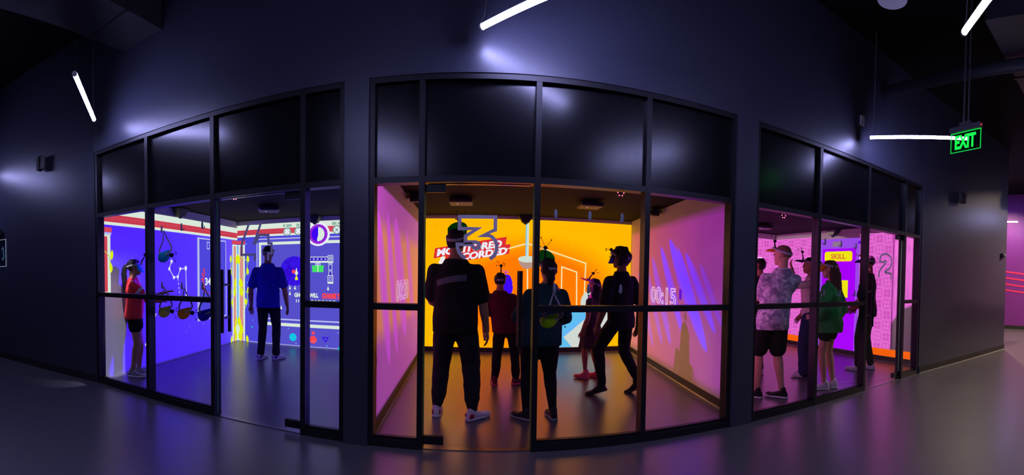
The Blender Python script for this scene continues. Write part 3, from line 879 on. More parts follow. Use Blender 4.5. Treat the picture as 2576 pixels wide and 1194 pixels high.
def ramp_mix(nt, fac, a, b):
    mx = nt.nodes.new('ShaderNodeMix'); mx.data_type = 'RGBA'; mx.clamp_factor = True
    nt.links.new(fac, mx.inputs[0])
    for i, v in ((6, a), (7, b)):
        if isinstance(v, tuple): mx.inputs[i].default_value = (*v, 1)
        else: nt.links.new(v, mx.inputs[i])
    return mx.outputs[2]


def streak_color(shift, sgn, streaks, base, ink, warm, band=None):
    """slanted comet streaks; u + shift is the distance along the wall from the glass"""
    def f(nt, mth, u, z):
        s = mth('ADD', mth('MULTIPLY', u, sgn), shift)
        tot = None
        stripe = mth('GREATER_THAN', mth('FRACT', mth('MULTIPLY', z, 26)), 0.45)
        for (s0, z0, s1, z1, w, k) in streaks:
            # along/across coordinates of one streak (top s0,z0 -> tip s1,z1)
            L = math.hypot(s1 - s0, z1 - z0); tx, tz = (s1 - s0) / L, (z1 - z0) / L
            ds = mth('SUBTRACT', s, s0); dz = mth('SUBTRACT', z, z0)
            al = mth('DIVIDE', mth('ADD', mth('MULTIPLY', ds, tx), mth('MULTIPLY', dz, tz)), L)
            ac = mth('ABSOLUTE', mth('SUBTRACT', mth('MULTIPLY', ds, tz), mth('MULTIPLY', dz, tx)))
            prof = mth('MULTIPLY', mth('MULTIPLY', al, mth('SUBTRACT', 1.0, al)), 4.0, True)
            wd = mth('MULTIPLY', mth('POWER', prof, 0.6), w)
            body = mth('MULTIPLY', mth('SUBTRACT', mth('DIVIDE', wd, w), mth('DIVIDE', ac, w)), 6.0, True)
            core = mth('MULTIPLY', mth('SUBTRACT', 0.62, mth('DIVIDE', ac, w)), 2.0, True)
            fill = mth('MAXIMUM', stripe, core)
            one = mth('MULTIPLY', mth('MULTIPLY', body, fill), mth('MULTIPLY', mth('GREATER_THAN', prof, 0.001), k))
            tot = one if tot is None else mth('MAXIMUM', tot, one)
        if band:
            fac = mth('MULTIPLY', mth('MULTIPLY', mth('SUBTRACT', z, band[0]), 5.0, True), mth('MULTIPLY', mth('SUBTRACT', band[1], z), 5.0, True))
        else: fac = mth('MULTIPLY', mth('SUBTRACT', s, 0.9), 0.42, True)  # warmer towards the back: bounce off the back wall put into the colour
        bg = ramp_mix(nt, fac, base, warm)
        return ramp_mix(nt, tot, bg, ink)
    return f


def tiles_color(shift, sgn, base, dark):
    """grid of rounded tiles with a clover of four discs in each second one"""
    def f(nt, mth, u, z):
        s = mth('ADD', mth('MULTIPLY', u, sgn), shift)
        T = 0.200
        cs, cz = mth('DIVIDE', mth('ADD', s, 0.03), T), mth('DIVIDE', mth('ADD', z, 0.055), T)
        fx = mth('ABSOLUTE', mth('SUBTRACT', mth('FRACT', cs), 0.5)); fz = mth('ABSOLUTE', mth('SUBTRACT', mth('FRACT', cz), 0.5))
        rad = mth('POWER', mth('ADD', mth('POWER', fx, 6), mth('POWER', fz, 6)), 1 / 6)
        inside = mth('LESS_THAN', rad, 0.45)
        d = mth('SQRT', mth('ADD', mth('POWER', mth('SUBTRACT', fx, 0.19), 2), mth('POWER', mth('SUBTRACT', fz, 0.19), 2)))
        disc = mth('LESS_THAN', d, 0.185)
        par = mth('GREATER_THAN', mth('FRACT', mth('MULTIPLY', mth('ADD', mth('FLOOR', cs), mth('FLOOR', cz)), 0.5)), 0.25)
        tot = mth('MULTIPLY', inside, mth('ABSOLUTE', mth('SUBTRACT', par, disc)))
        return ramp_mix(nt, tot, base, dark)
    return f


def throw(name, wall, side_pt, rect, power, base=None, color=None, soft=0.03):
    loc = Vector(side_pt)
    n = -wall.n
    D = (wall.a - loc).dot(n)
    foot = (loc - wall.a).dot(wall.t)
    t = wall.t
    return projector_light(name, loc, n, t, D, (rect[0] - foot, rect[1] - foot, rect[2], rect[3]), power * D * D, base, (color(foot) if color else None), soft)


ST_R = [(2.10, 1.98, 0.80, 0.55, 0.17, 1.0), (1.78, 1.85, 0.92, 0.75, 0.09, .9), (2.46, 1.90, 1.52, 0.66, 0.13, .85), (1.50, 1.76, 0.60, 0.80, 0.11, .7), (2.85, 1.75, 1.95, 0.45, 0.14, .5), (3.2, 1.65, 2.3, 0.4, 0.12, .4), (3.6, 1.5, 2.7, 0.3, 0.12, .35), (1.05, 1.6, 0.45, 0.9, 0.08, .35)]
ST_L = [(0.30, 2.0, 0.95, 0.45, 0.20, .9), (0.75, 2.05, 1.45, 0.45, 0.18, .9), (1.2, 2.05, 2.1, 0.6, 0.34, .9), (2.1, 2.0, 2.9, 0.7, 0.22, .7)]
PW = 66.0                                      # gives wall radiance = colour on the white paint
R_ = math.radians
# ------------------------------------------------------------------ projector throws and added fill spots
INK = (0.05, 0.0, 1.25)
throw('projector_light_blue', WBL, (-3.2, 5.5, 2.40), (0.0, WBL.L, 0.0, 2.335), PW, (0.05, 0.0, 1.0))
throw('added_fill_light_blue', WBL, (-4.05, 3.50, 2.40), (-0.6, 0.95, -0.6, 1.75), PW, (0.13, 0.12, 0.16), soft=0.5)  # added fill spot, lifts the shadow beside the girl
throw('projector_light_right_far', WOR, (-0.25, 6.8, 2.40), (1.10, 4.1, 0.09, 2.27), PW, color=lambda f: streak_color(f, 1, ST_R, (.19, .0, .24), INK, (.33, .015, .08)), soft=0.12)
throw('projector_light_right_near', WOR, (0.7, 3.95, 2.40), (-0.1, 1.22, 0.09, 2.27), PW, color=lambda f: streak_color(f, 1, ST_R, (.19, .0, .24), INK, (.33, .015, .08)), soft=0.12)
throw('added_fill_light_amber', WOR, (1.9, 3.75, 2.40), (0.2, 4.4, -0.5, 1.35), PW, (0.17, 0.07, 0.015), soft=0.7)  # added amber fill, stands in for orange bounce in the wall's shadow
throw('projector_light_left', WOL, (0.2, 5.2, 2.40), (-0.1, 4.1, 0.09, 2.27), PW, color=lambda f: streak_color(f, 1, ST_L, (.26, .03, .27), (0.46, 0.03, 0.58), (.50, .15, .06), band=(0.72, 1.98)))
PINK, PINKD = (0.80, 0.085, 0.64), (0.50, 0.035, 0.40)
throw('projector_light_pink_right', WPR, (5.0, 4.3, 2.40), (0.0, 0.77, 0.09, 2.355), PW, color=lambda f: tiles_color(f, 1, PINK, PINKD))
throw('added_fill_light_pink', WPR, (6.0, 6.9, 2.40), (0.0, WPR.L, 0.0, 2.44), PW, (0.13, 0.10, 0.085))  # added fill spot, brightens the man's shadow on this wall


def tile_screen(axis, origin):
    """tile pattern of the projected wall as light; axis 0 or 1 runs along the wall"""
    m = bpy.data.materials.new('projected pink tiles'); m.use_nodes = True
    nt = m.node_tree; nt.nodes.clear()
    o = nt.nodes.new('ShaderNodeOutputMaterial'); e = nt.nodes.new('ShaderNodeEmission')
    tc = nt.nodes.new('ShaderNodeTexCoord'); sp = nt.nodes.new('ShaderNodeSeparateXYZ'); nt.links.new(tc.outputs['Object'], sp.inputs[0])

    def mth(op, a, b=None, cl=False):
        q = nt.nodes.new('ShaderNodeMath'); q.operation = op; q.use_clamp = cl
        for i, x in enumerate((a, b)):
            if x is None: continue
            if isinstance(x, (int, float)): q.inputs[i].default_value = x
            else: nt.links.new(x, q.inputs[i])
        return q.outputs[0]
    c = tiles_color(-origin, 1, (.86, .155, .69), (.71, .100, .54))(nt, mth, sp.outputs[axis], sp.outputs[2])
    nt.links.new(c, e.inputs[0]); nt.links.new(e.outputs[0], o.inputs[0])
    return m


TS = tile_screen(1, 3.40)
pp.rect('tile_field', 0.77, 1.53, 0.225, 2.355, TS, 0.6)
pp.rect('tile_field', 2.60, WPR.L, 0.225, 2.355, TS, 0.6)
pq.rect('tile_field', 0.0, WPB.L, 0.225, 2.355, tile_screen(0, 2.96), 0.6)
WPL = Wall((2.66, 3.43), (2.96, 7.4), 1)
throw('projector_light_pink_left', WPL, (4.3, 5.3, 2.40), (0.0, WPL.L, 0.09, 2.355), PW, color=lambda f: tiles_color(f, 1, (.74, .17, .56), (.54, .09, .42)))
WBR = Wall((-1.10, 3.43), (-1.17, 7.25), -1)
throw('projector_light_blue_right', WBR, (-2.6, 5.4, 2.40), (0.0, WBR.L, 0.0, 2.335), PW, (0.10, 0.06, 0.6))

# ================================================================== HALL FITTINGS
def pendant(p, q, label, group='pendant tube lamps in the hall'):
    p = Vector(p); q = Vector(q); c = (p + q) / 2
    o = empty('pendant_tube_lamp', c); d = (q - p).normalized(); h = (q - p).length / 2
    MB().tube([-d * h, d * h], 0.021, 16).build('tube', M['tube'], o, smooth=True)
    sd = Vector((-d.y, d.x, 0)); rr = 0.0225                    # opaque aluminium profile over the upper half of the tube
    MB().loft([[d * e_ + sd * (rr * k_ * math.cos(a)) + Vector((0, 0, rr * k_ * math.sin(a))) for k_, a in [(1.0, PI / 7 + i * PI / 14) for i in range(11)] + [(1.12, PI * 6 / 7 - i * PI / 14) for i in range(11)]] for e_ in (-h, h)]).build('housing', M['white_plastic'], o)
    for sg in (-1, 1):
        MB().tube([d * sg * h, d * sg * (h + 0.018)], 0.023, 16).build('end_cap', M['white_plastic'], o)
        e = d * sg * (h - 0.05)
        MB().tube([e + Vector((0, 0, 0.02)), e + Vector((0, 0, CEIL - c.z))], 0.0016, 6).build('hanging_wire', M['steel'], o)
    e = d * (-(h + 0.01))
    MB().tube([e, e + Vector((0, 0, 0.03)) - d * 0.015, e + Vector((0, 0, 0.08)) + d * 0.03, e + Vector((0, 0, 0.2)) + d * 0.05, e + Vector((0, 0, CEIL - c.z)) + d * 0.05], 0.0018, 6).build('power_cord', M['white_plastic'], o)
    tag(o, label, 'lamp', group)
    return o


ZL = 3.25
pendant((-3.97, 3.01, ZL), (-3.17, 2.19, ZL), 'steeply slanting tube lamp hanging at upper left')
pendant((-0.01, 3.12, ZL), (0.86, 2.32, ZL), 'tube lamp at top centre, cut by the photo edge')
pendant((4.18, 3.15, ZL), (4.73, 2.06, ZL), 'level tube lamp ending behind the green exit sign')
pendant((2.72, 1.24, ZL), (1.92, 0.40, ZL), 'tube lamp at top right, cut by the photo edge')
pendant((-1.75, 1.1, ZL), (-1.1, 0.1, ZL), 'tube lamp behind the camera, mirrored in the centre transom panel')
pendant((-6.92, 2.55, ZL), (-6.55, 1.42, ZL), 'tube lamp left of the frame that lights the far left wall')
pendant((9.5, 1.62, ZL), (10.7, 1.45, ZL), 'tube lamp right of the frame that lights the end of the right wall')
pendant((12.3, 4.6, 3.46), (12.5, 3.68, 3.46), 'short bright tube lamp in the purple corridor')

# warm downlights at the mouth of the corridor, right of the frame
def downlight(x, y, power, label):
    dl = empty('ceiling_downlight', (x, y, CEIL))
    MB().tube([(0, 0, -0.14), (0, 0, 0)], 0.11, 24).build('can', M['black_plastic'], dl)
    MB().tube([(0, 0, -0.150), (0, 0, -0.142)], 0.085, 24).build('lens', glow('warm lamp lens', (255, 205, 150), 8.0), dl)
    wl = bpy.data.lights.new('warm_downlight', 'SPOT'); wl.energy = power; wl.color = (1.0, 0.74, 0.48); wl.spot_size = R_(150); wl.spot_blend = 0.6; wl.shadow_soft_size = 0.08
    wo = bpy.data.objects.new('warm_downlight', wl); COL.objects.link(wo); wo.location = (x, y, CEIL - 0.17)
    tag(dl, label, 'lamp', 'warm downlights of the corridor')


downlight(10.8, 0.9, 1500, 'warm ceiling downlight right of the frame at the corridor mouth')
downlight(12.2, 4.6, 600, 'warm ceiling downlight inside the purple corridor behind the corner')

# exit sign: clear panel with green letters under a grey canopy on two rods
ex = empty('exit_sign', (4.06, 1.80, 2.87)); ex.rotation_euler = (0, 0, math.radians(-102))
tag(ex, 'clear edge-lit sign with green EXIT letters hanging from two rods', 'exit sign')
M['sign_metal'] = mat('grey sign housing', (120, 118, 124), 0.45, 0.5, metal=0.4)
M['exit_green'] = glow('exit green light', (20, 235, 70), 1.6)
M['exit_edge'] = glow('exit panel edge light', (20, 215, 80), 0.9)
M['exit_panel'] = glass_mat('clear sign acrylic', (0.62, 0.86, 0.68), 0.7)
MB().box((-0.19, -0.004, 0.0), (0.19, 0.004, 0.205)).build('clear_panel', M['exit_panel'], ex)
for a, b in (((-0.193, -0.005, -0.006), (0.193, 0.005, 0)), ((-0.196, -0.005, -0.006), (-0.19, 0.005, 0.205)), ((0.19, -0.005, -0.006), (0.196, 0.005, 0.205)), ((-0.19, -0.005, 0.198), (0.19, 0.005, 0.205))):
    MB().box(a, b).build('lit_edge', M['exit_edge'], ex)
MB().box((-0.20, -0.028, 0.205), (0.20, 0.028, 0.265)).build('canopy', M['sign_metal'], ex, bevel=0.004)
MB().box((-0.07, -0.03, 0.265), (0.07, 0.03, 0.30)).build('mounting_plate', M['sign_metal'], ex, bevel=0.003)
for x in (-0.03, 0.03): MB().tube([(x, 0, 0.30), (x, 0, CEIL - 2.87)], 0.009, 10).build('rod', M['sign_metal'], ex)
MB().sphere((0.203, -0.01, 0.235), 0.007).build('indicator_light', glow('red indicator', (255, 60, 40), 2.0), ex)


def text_mesh(txt, size, width=None, bold=0.0, ext=0.0):
    cu = bpy.data.curves.new('t', 'FONT'); cu.body = txt; cu.size = size; cu.offset = bold; cu.extrude = ext; cu.resolution_u = 3
    tmp = bpy.data.objects.new('tmp', cu); COL.objects.link(tmp); bpy.context.view_layer.update()
    me = bpy.data.meshes.new_from_object(tmp.evaluated_get(bpy.context.evaluated_depsgraph_get()))
    bpy.data.objects.remove(tmp)
    xs = [v.co.x for v in me.vertices]; x0, x1 = min(xs), max(xs); k = 1 if width is None else width / (x1 - x0)
    for v in me.vertices: v.co.x = (v.co.x - (x0 + x1) / 2) * k
    return me


me = text_mesh('EXIT', 0.2, 0.27, 0.006, 0.002)
for v in me.vertices: v.co = Vector((v.co.x, -v.co.z - 0.0065, v.co.y + 0.03))
me.materials.append(M['exit_green'])
eo = bpy.data.objects.new('letters', me); COL.objects.link(eo); eo.parent = ex


def speaker(loc, rz, label):
    o = empty('wall_speaker', loc, rz)
    body = [[(-0.075, 0.02, -0.10), (0.075, 0.02, -0.10), (0.06, 0.10, -0.10), (-0.06, 0.10, -0.10)], [(-0.075, 0.0, 0.10), (0.075, 0.0, 0.10), (0.06, 0.085, 0.10), (-0.06, 0.085, 0.10)]]
    body = [[Vector((x, -y, z)) for x, y, z in r_] for r_ in body]
    MB().loft(body).build('body', M['black_plastic'], o, bevel=0.01)
    MB().box((-0.055, -0.107, -0.088), (0.055, -0.098, 0.085)).build('grille', mat('speaker grille', (40, 40, 44), 0.6, 0.4, bump=0.6, bscale=500), o, bevel=0.004)
    MB().box((-0.02, -0.03, -0.03), (0.02, 0.02, 0.03)).build('bracket', M['black_plastic'], o)
    tag(o, label, 'speaker', 'wall speakers of the hall')


speaker((-5.33, 3.115, 3.05), math.radians(-8.8), 'small dark wall speaker left of the blue room')
speaker((6.93, 3.15, 3.02), math.radians(-6.4 + 180 - 180), 'small dark wall speaker right of the pink room')
wbx = MB().box((4.13, 3.262, 3.42), (4.20, 3.288, 3.54)).build('junction_box', M['white_plastic'], bevel=0.004)
tag(wbx, 'small white box on the wall above the pink storefront', 'junction box')
th = empty('wall_sensor', (8.85, 2.945, 2.12), math.radians(-6.4))
MB().box((-0.05, -0.03, -0.06), (0.05, 0.0, 0.06)).build('base', M['black_plastic'], th, bevel=0.008)
MB().sphere((0.01, -0.045, 0.0), 0.036).build('dome', mat('grey sensor dome', (150, 155, 175), 0.2, 0.6), th, smooth=True)
tag(th, 'small dark sensor with pale dome near the end of right wall', 'sensor')
dc = empty('round_ceiling_fitting', (2.95, 2.03, 3.86))
MB().tube([(0, 0, 0), (0, 0, 0.06)], 0.13, 28).build('disc', M['white_plastic'], dc)
MB().tube([(0, 0, 0.06), (0, 0, CEIL - 3.86)], 0.012, 8).build('stem', M['duct'], dc)
tag(dc, 'pale round fitting at the top edge right of centre', 'fitting')

# framed sign cut by the left edge of the picture, under a small dark box
fs = empty('framed_sign', (-6.62, 2.945, 1.80), math.radians(8.8))
MB().box((-0.36, -0.006, -0.235), (0.22, 0.0, 0.235)).build('board', mat('dark blue sign board', (26, 30, 52), 0.5, 0.4), fs)
for a, b in (((-0.36, -0.014, 0.222), (0.22, -0.006, 0.235)), ((-0.36, -0.014, -0.235), (0.22, -0.006, -0.222)), ((0.207, -0.014, -0.222), (0.22, -0.006, 0.222))):
    MB().box(a, b).build('white_border', mat('white sign line', (200, 205, 215), 0.5, 0.3, emit=(170, 185, 205), estr=0.25), fs)
MB().stroke([(0.085, 0.06), (0.12, 0.09), (0.145, 0.05), (0.13, 0.0), (0.15, -0.06), (0.12, -0.11), (0.08, -0.09)], 0.03, lambda s, z, h: Vector((s, -0.008 - h, z)), d=0.002).build('curved_mark', mat('teal sign mark', (90, 130, 150), 0.5, 0.3, emit=(80, 120, 140), estr=0.2), fs)
tag(fs, 'dark sign with white border, cut by the left photo edge', 'sign')
kb = MB().box((-6.95, 2.86, 2.10), (-6.47, 2.93, 2.20)).build('wall_box', M['black_plastic'], bevel=0.005)
kb.rotation_euler = (0, 0, 0)
tag(kb, 'flat black box on the wall above the dark framed sign', 'box')

# ================================================================== ROOM FITTINGS
def ceiling_projector(loc, rz, label):
    o = empty('ceiling_projector', (loc[0], loc[1], RH), rz)
    MB().box((-0.16, -0.17, -0.085), (0.16, 0.17, -0.02)).build('body', mat('dark grey projector shell', (60, 60, 64), 0.5, 0.4), o, bevel=0.02)
    MB().tube([(0, 0, -0.02), (0, 0, 0)], 0.05, 12).build('mount', M['black_plastic'], o)
    MB().tube([(0.05, -0.17, -0.05), (0.05, -0.185, -0.05)], 0.03, 16).build('lens', M['black_plastic'], o)
    MB().sphere((-0.05, -0.03, -0.0865), 0.006).build('status_light', glow('white status light', (230, 235, 255), 1.2), o)
    tag(o, label, 'projector', 'ceiling projectors')


ceiling_projector((-3.21, 5.78, 0), 0.5, 'grey ceiling projector in the blue room')
ceiling_projector((-0.28, 5.78, 0), 0.0, 'dim ceiling projector left above the tall man in orange room')
ceiling_projector((1.52, 5.72, 0), 0.0, 'dim ceiling projector above the black-clad man in orange room')
ceiling_projector((4.93, 6.16, 0), -0.4, 'dim ceiling projector at the back of the pink room')


def tracking_unit(loc, rz, label):
    """dark wedge shaped camera unit hung under the ceiling against a wall"""
    o = empty('wall_camera_unit', loc, rz)
    MB().loft([[Vector(p) for p in ((-0.14, -0.16, 0.0), (0.14, -0.16, 0.0), (0.14, 0.0, 0.0), (-0.14, 0.0, 0.0))],
               [Vector(p) for p in ((-0.055, -0.12, -0.13), (0.055, -0.12, -0.13), (0.055, -0.01, -0.13), (-0.055, -0.01, -0.13))]]).build('body', M['black_plastic'], o, bevel=0.008)
    MB().sphere((0, -0.065, -0.13), (0.04, 0.04, 0.03)).build('lens_dome', mat('smoked lens dome', (50, 60, 75), 0.15, 0.6), o, smooth=True)
    tag(o, label, 'camera', 'tracking cameras in the rooms')


tracking_unit((-4.585, 5.16, RH), math.radians(95.3) - PI / 2 + PI / 2 + 0, 'dark wedge camera over the frieze on the blue left wall')
tracking_unit((-3.01, 7.23, RH), 0, 'dark wedge camera above the sun badge on the blue back wall')
tracking_unit((0.79, 7.48, RH), 0, 'dark wedge camera above the lamp pole in the orange room')
tracking_unit((6.30, 5.56, RH), -PI / 2, 'dark wedge camera above the purple door in the pink room')


def box_camera(loc, rz, label):
    o = empty('box_camera', loc, rz)
    MB().box((-0.05, -0.17, -0.10), (0.05, -0.05, 0.02)).build('body', M['black_plastic'], o, bevel=0.012)
    MB().tube([(0, -0.17, -0.05), (0, -0.195, -0.055)], 0.03, 16).build('lens', M['black_plastic'], o)
    MB().box((-0.03, -0.06, -0.06), (0.03, 0.0, 0.0)).build('bracket', M['steel'], o, bevel=0.004)
    tag(o, label, 'camera', 'tracking cameras in the rooms')


box_camera((-0.975, 5.39, 2.45), math.radians(90), 'black box camera high on the left wall of orange room')
box_camera((2.665, 5.8, 2.45), math.radians(-90), 'black box camera high on the right wall of orange room')


def ring_camera(loc, label, rgb):
    o = empty('ring_light_camera', loc)
    MB().tube([(0, 0, 0), (0, 0, 0.33)], 0.014, 8).build('stem', M['black_plastic'], o)
    MB().sphere((0, -0.01, -0.02), 0.035).build('housing', M['black_plastic'], o, smooth=True)
    m = glow('camera ring light', rgb, 1.6)
    for a in range(6):
        MB().sphere((0.028 * math.cos(a * PI / 3), -0.045, -0.02 + 0.028 * math.sin(a * PI / 3)), 0.007, 8, 6).build('ring_light', m, o)
    tag(o, label, 'camera', 'ring light cameras behind the glass')


ring_camera((-2.37, 3.60, 2.22), 'small camera with pink light ring behind the blue room door', (255, 150, 170))
ring_camera((1.228, 3.60, 2.20), 'small camera with pink light ring at the top of orange room glass', (255, 120, 150))
ring_camera((3.138, 3.60, 2.185), 'small camera with pink light ring at the top of pink room glass', (255, 120, 160))

# hooks stuck on the middle glass of each room, two rows
M['hook'] = mat('pale grey hook plastic', (150, 155, 170), 0.35, 0.5)
hk = empty('glass_hook', (0, 0, 0))
hp = [[Vector((rx * math.cos(2 * PI * j / 12), -0.004 * (1 if k in (0, 4) else 1.6), z + 0.0)) + Vector((0, 0.004 * math.sin(2 * PI * j / 12), 0)) for j in range(12)] for k, (z, rx) in enumerate(((-0.04, 0.006), (-0.03, 0.013), (0.0, 0.015), (0.03, 0.011), (0.042, 0.005)))]
hook_plate = MB().loft(hp).build('plate', M['hook'], hk, smooth=True)
hook_tip = MB().tube([(0, -0.008, -0.02), (0, 0.012, -0.03), (0, 0.03, -0.026), (0, 0.034, -0.008)], 0.005, 8).build('hook', M['hook'], hk, smooth=True)
HOOKS = []
for word, xs, rows in (('blue', (-3.215, -2.923, -2.641), (1.915, 1.29)), ('orange', (0.605, 0.893, 1.177), (1.925, 1.32)), ('pink', (3.632, 3.927, 4.221), (1.90, 1.285))):
    for ri, z in enumerate(rows):
        for xi, x in enumerate(xs):
            HOOKS.append((word, ri, xi, x, z))
for i, (word, ri, xi, x, z) in enumerate(HOOKS):
    if i == 0: o = hk
    else:
        o = share(hk, 'glass_hook', None)
        share(hook_plate, 'plate', o); share(hook_tip, 'hook', o)
    o.location = (x, GY + 0.012, z)
    tag(o, '%s pale hook of the %s row on the %s room glass' % (('left', 'middle', 'right')[xi], ('upper', 'lower')[ri], word), 'hook', 'hooks on the glass')


# ------------------------------------------------------------------ headsets hanging on hooks
def tint_mat(name, rgb):
    m = bpy.data.materials.new(name); m.use_nodes = True
    nt = m.node_tree; b = nt.nodes['Principled BSDF']; o = nt.nodes['Material Output']
    b.inputs['Base Color'].default_value = (*lin(rgb), 1); b.inputs['Roughness'].default_value = 0.12
    tp = nt.nodes.new('ShaderNodeBsdfTranslucent'); tp.inputs[0].default_value = (*lin(rgb), 1)
    tr = nt.nodes.new('ShaderNodeBsdfTransparent'); tr.inputs[0].default_value = (*lin(rgb), 1)
    m1 = nt.nodes.new('ShaderNodeMixShader'); m1.inputs[0].default_value = 0.5
    m2 = nt.nodes.new('ShaderNodeMixShader'); m2.inputs[0].default_value = 0.6
    nt.links.new(tp.outputs[0], m1.inputs[1]); nt.links.new(tr.outputs[0], m1.inputs[2])
    nt.links.new(m1.outputs[0], m2.inputs[1]); nt.links.new(b.outputs[0], m2.inputs[2]); nt.links.new(m2.outputs[0], o.inputs[0])
    return m


TINT = {k: tint_mat('tinted visor ' + k, c) for k, c in (('teal', (20, 200, 225)), ('yellow', (240, 240, 110)), ('amber', (255, 190, 30)), ('blue', (40, 20, 220)), ('lime', (190, 255, 30)),
                                                           ('green', (60, 220, 60)), ('orange', (255, 170, 40)), ('pink', (250, 110, 130)), ('purple', (60, 20, 130)), ('mint', (70, 235, 190)))}
M['strap'] = mat('pale elastic strap', (178, 176, 186), 0.7, 0.3, bump=0.3, bscale=300)
M['antenna'] = mat('black antenna plastic', (14, 14, 16), 0.5, 0.4)


def antenna(parent, base, up, fwd, rods, k=1.0, stem=0.10, flat_to=None):
    base = Vector(base); up = Vector(up).normalized(); fwd = Vector(fwd).normalized(); sd = up.cross(fwd)
    top = base + up * stem
    MB().tube([base, base + up * stem * 0.6 + fwd * 0.006, top], [0.012 * k, 0.008 * k, 0.007 * k], 8).build('antenna_stem', M['antenna'], parent)
    hub = MB().sphere(top, 0.021 * k, 12, 8).build('antenna_hub', M['antenna'], parent, smooth=True)
    for (a, b, c, L) in rods:
        d = (up * a + sd * b + fwd * c).normalized(); e = top + d * L
        MB().tube([top, e], 0.0022 * k, 6).build('antenna_rod', M['antenna'], flat_to or hub)
        MB().sphere(e, 0.0075 * k, 8, 6).build('marker_ball', M['antenna'], flat_to or hub)


RODS = [(0.9, -0.9, 0.3, 0.085), (0.8, 0.3, -0.2, 0.09), (0.1, 0.95, 0.2, 0.07), (0.15, -0.9, -0.3, 0.05), (1, 0.9, 0.1, 0.06)]


def hanging_headset(x, z, tint, label, scale=1.0, turn=0.0):
    o = empty('hanging_visor_headset', (x, GY + 0.045, z - 0.026), turn)
    k = scale
    MB().tube([Vector(p) * k for p in ((0, 0, 0.0), (-0.012, 0.0, -0.05), (-0.03, 0.006, -0.12), (-0.075, 0.01, -0.18), (-0.085, 0.01, -0.22))], [0.004, 0.007, 0.008, 0.009, 0.008], 6).build('strap', M['strap'], o)
    MB().tube([Vector(p) * k for p in ((0, 0, 0.0), (0.02, 0.01, -0.05), (0.06, 0.02, -0.12), (0.09, 0.02, -0.17), (0.095, 0.02, -0.21))], [0.004, 0.007, 0.008, 0.009, 0.008], 6).build('strap', M['strap'], o)
    MB().tube([Vector((0.09 * math.cos(a), 0.015 + 0.02 * math.sin(a), -0.205 + 0.055 * math.sin(a))) * k for a in [PI + i * PI / 10 for i in range(11)]], 0.010 * k, 8).build('brow_band', M['strap'], o)
    rings = []
    for (dz, rx, ry) in ((0.0, 0.085, 0.03), (-0.03, 0.088, 0.05), (-0.07, 0.078, 0.055), (-0.10, 0.05, 0.045), (-0.115, 0.015, 0.02)):
        rings.append([Vector((-0.03 + rx * math.cos(a), 0.03 + ry * math.sin(a), -0.225 + dz + 0.25 * rx * math.cos(a))) * k for a in [i * 2 * PI / 20 for i in range(20)]])
    MB().loft(rings).build('visor', TINT[tint], o, smooth=True)
    hub = MB().sphere(Vector((0.085, 0.03, -0.265)) * k, 0.024 * k, 12, 8).build('antenna_hub', M['antenna'], o, smooth=True)
    for d in ((0.07, 0.0, 0.01), (0.04, 0.02, -0.07), (0.055, 0.01, 0.035)):
        q = Vector((0.085, 0.03, -0.265)) * k; e = q + Vector(d) * k
        MB().tube([q, e], 0.002, 6).build('antenna_rod', M['antenna'], hub); MB().sphere(e, 0.007 * k, 8, 6).build('marker_ball', M['antenna'], hub)
    tag(o, label, 'headset', 'headsets hanging on the glass hooks')


hanging_headset(-3.215, 1.915, 'teal', 'teal visor headset hanging on the upper left hook of blue room')
hanging_headset(-3.215, 1.29, 'yellow', 'pale yellow visor headset hanging on the lower left hook of blue room')
hanging_headset(-2.923, 1.29, 'amber', 'amber visor headset hanging on the lower middle hook of blue room')
hanging_headset(-2.641, 1.29, 'blue', 'dark blue visor headset hanging on the lower right hook of blue room')
hanging_headset(0.605, 1.32, 'lime', 'lime green visor headset hanging in front of the woman in teal', 0.9)
# ================================================================== PEOPLE
def skin_mat(name, rgb):
    m = mat(name, rgb, 0.55, 0.4, bump=0.08, bscale=250, var=0.06, vscale=14)
    m.node_tree.nodes['Principled BSDF'].inputs['Subsurface Weight'].default_value = 0.06
    return m


SKIN = {'fair': skin_mat('fair skin', (214, 160, 132)), 'tan': skin_mat('tan skin', (178, 124, 94)), 'brown': skin_mat('brown skin', (128, 84, 62))}
EYE_M = mat('dark eye', (30, 22, 20), 0.15, 0.6)


def bake(mb, voxel, smooth=4, fold=0.0, fscale=0.12, seed=0, name='m', fold2=0.0):
    """union of closed shapes -> one continuous smooth surface"""
    me = mb.mesh(name)
    o = bpy.data.objects.new('tmp', me); COL.objects.link(o)
    rm = o.modifiers.new('r', 'REMESH'); rm.mode = 'VOXEL'; rm.voxel_size = voxel; rm.use_smooth_shade = True
    sm = o.modifiers.new('s', 'SMOOTH'); sm.factor = 0.5; sm.iterations = smooth
    bpy.context.view_layer.update()
    out = bpy.data.meshes.new_from_object(o.evaluated_get(bpy.context.evaluated_depsgraph_get()))
    bpy.data.objects.remove(o); bpy.data.meshes.remove(me)
    if fold or fold2:
        off = Vector((seed * 3.17, seed * 1.31, seed * 2.7))
        nr = [v.normal.copy() for v in out.vertices]
        for v, n in zip(out.vertices, nr):
            p = v.co / fscale + off
            p.z *= 0.75
            q = noise.noise(p) + 0.5 * noise.noise(p * 2.1 + Vector((5, 5, 5)))
            ridge = 1.0 - abs(noise.noise(Vector((v.co.x, v.co.y, v.co.z * 1.8)) / (fscale * 0.7) + off * 2)) * 2
            v.co += n * (fold * q + fold2 * ridge)
    for p in out.polygons: p.use_smooth = True
    return out


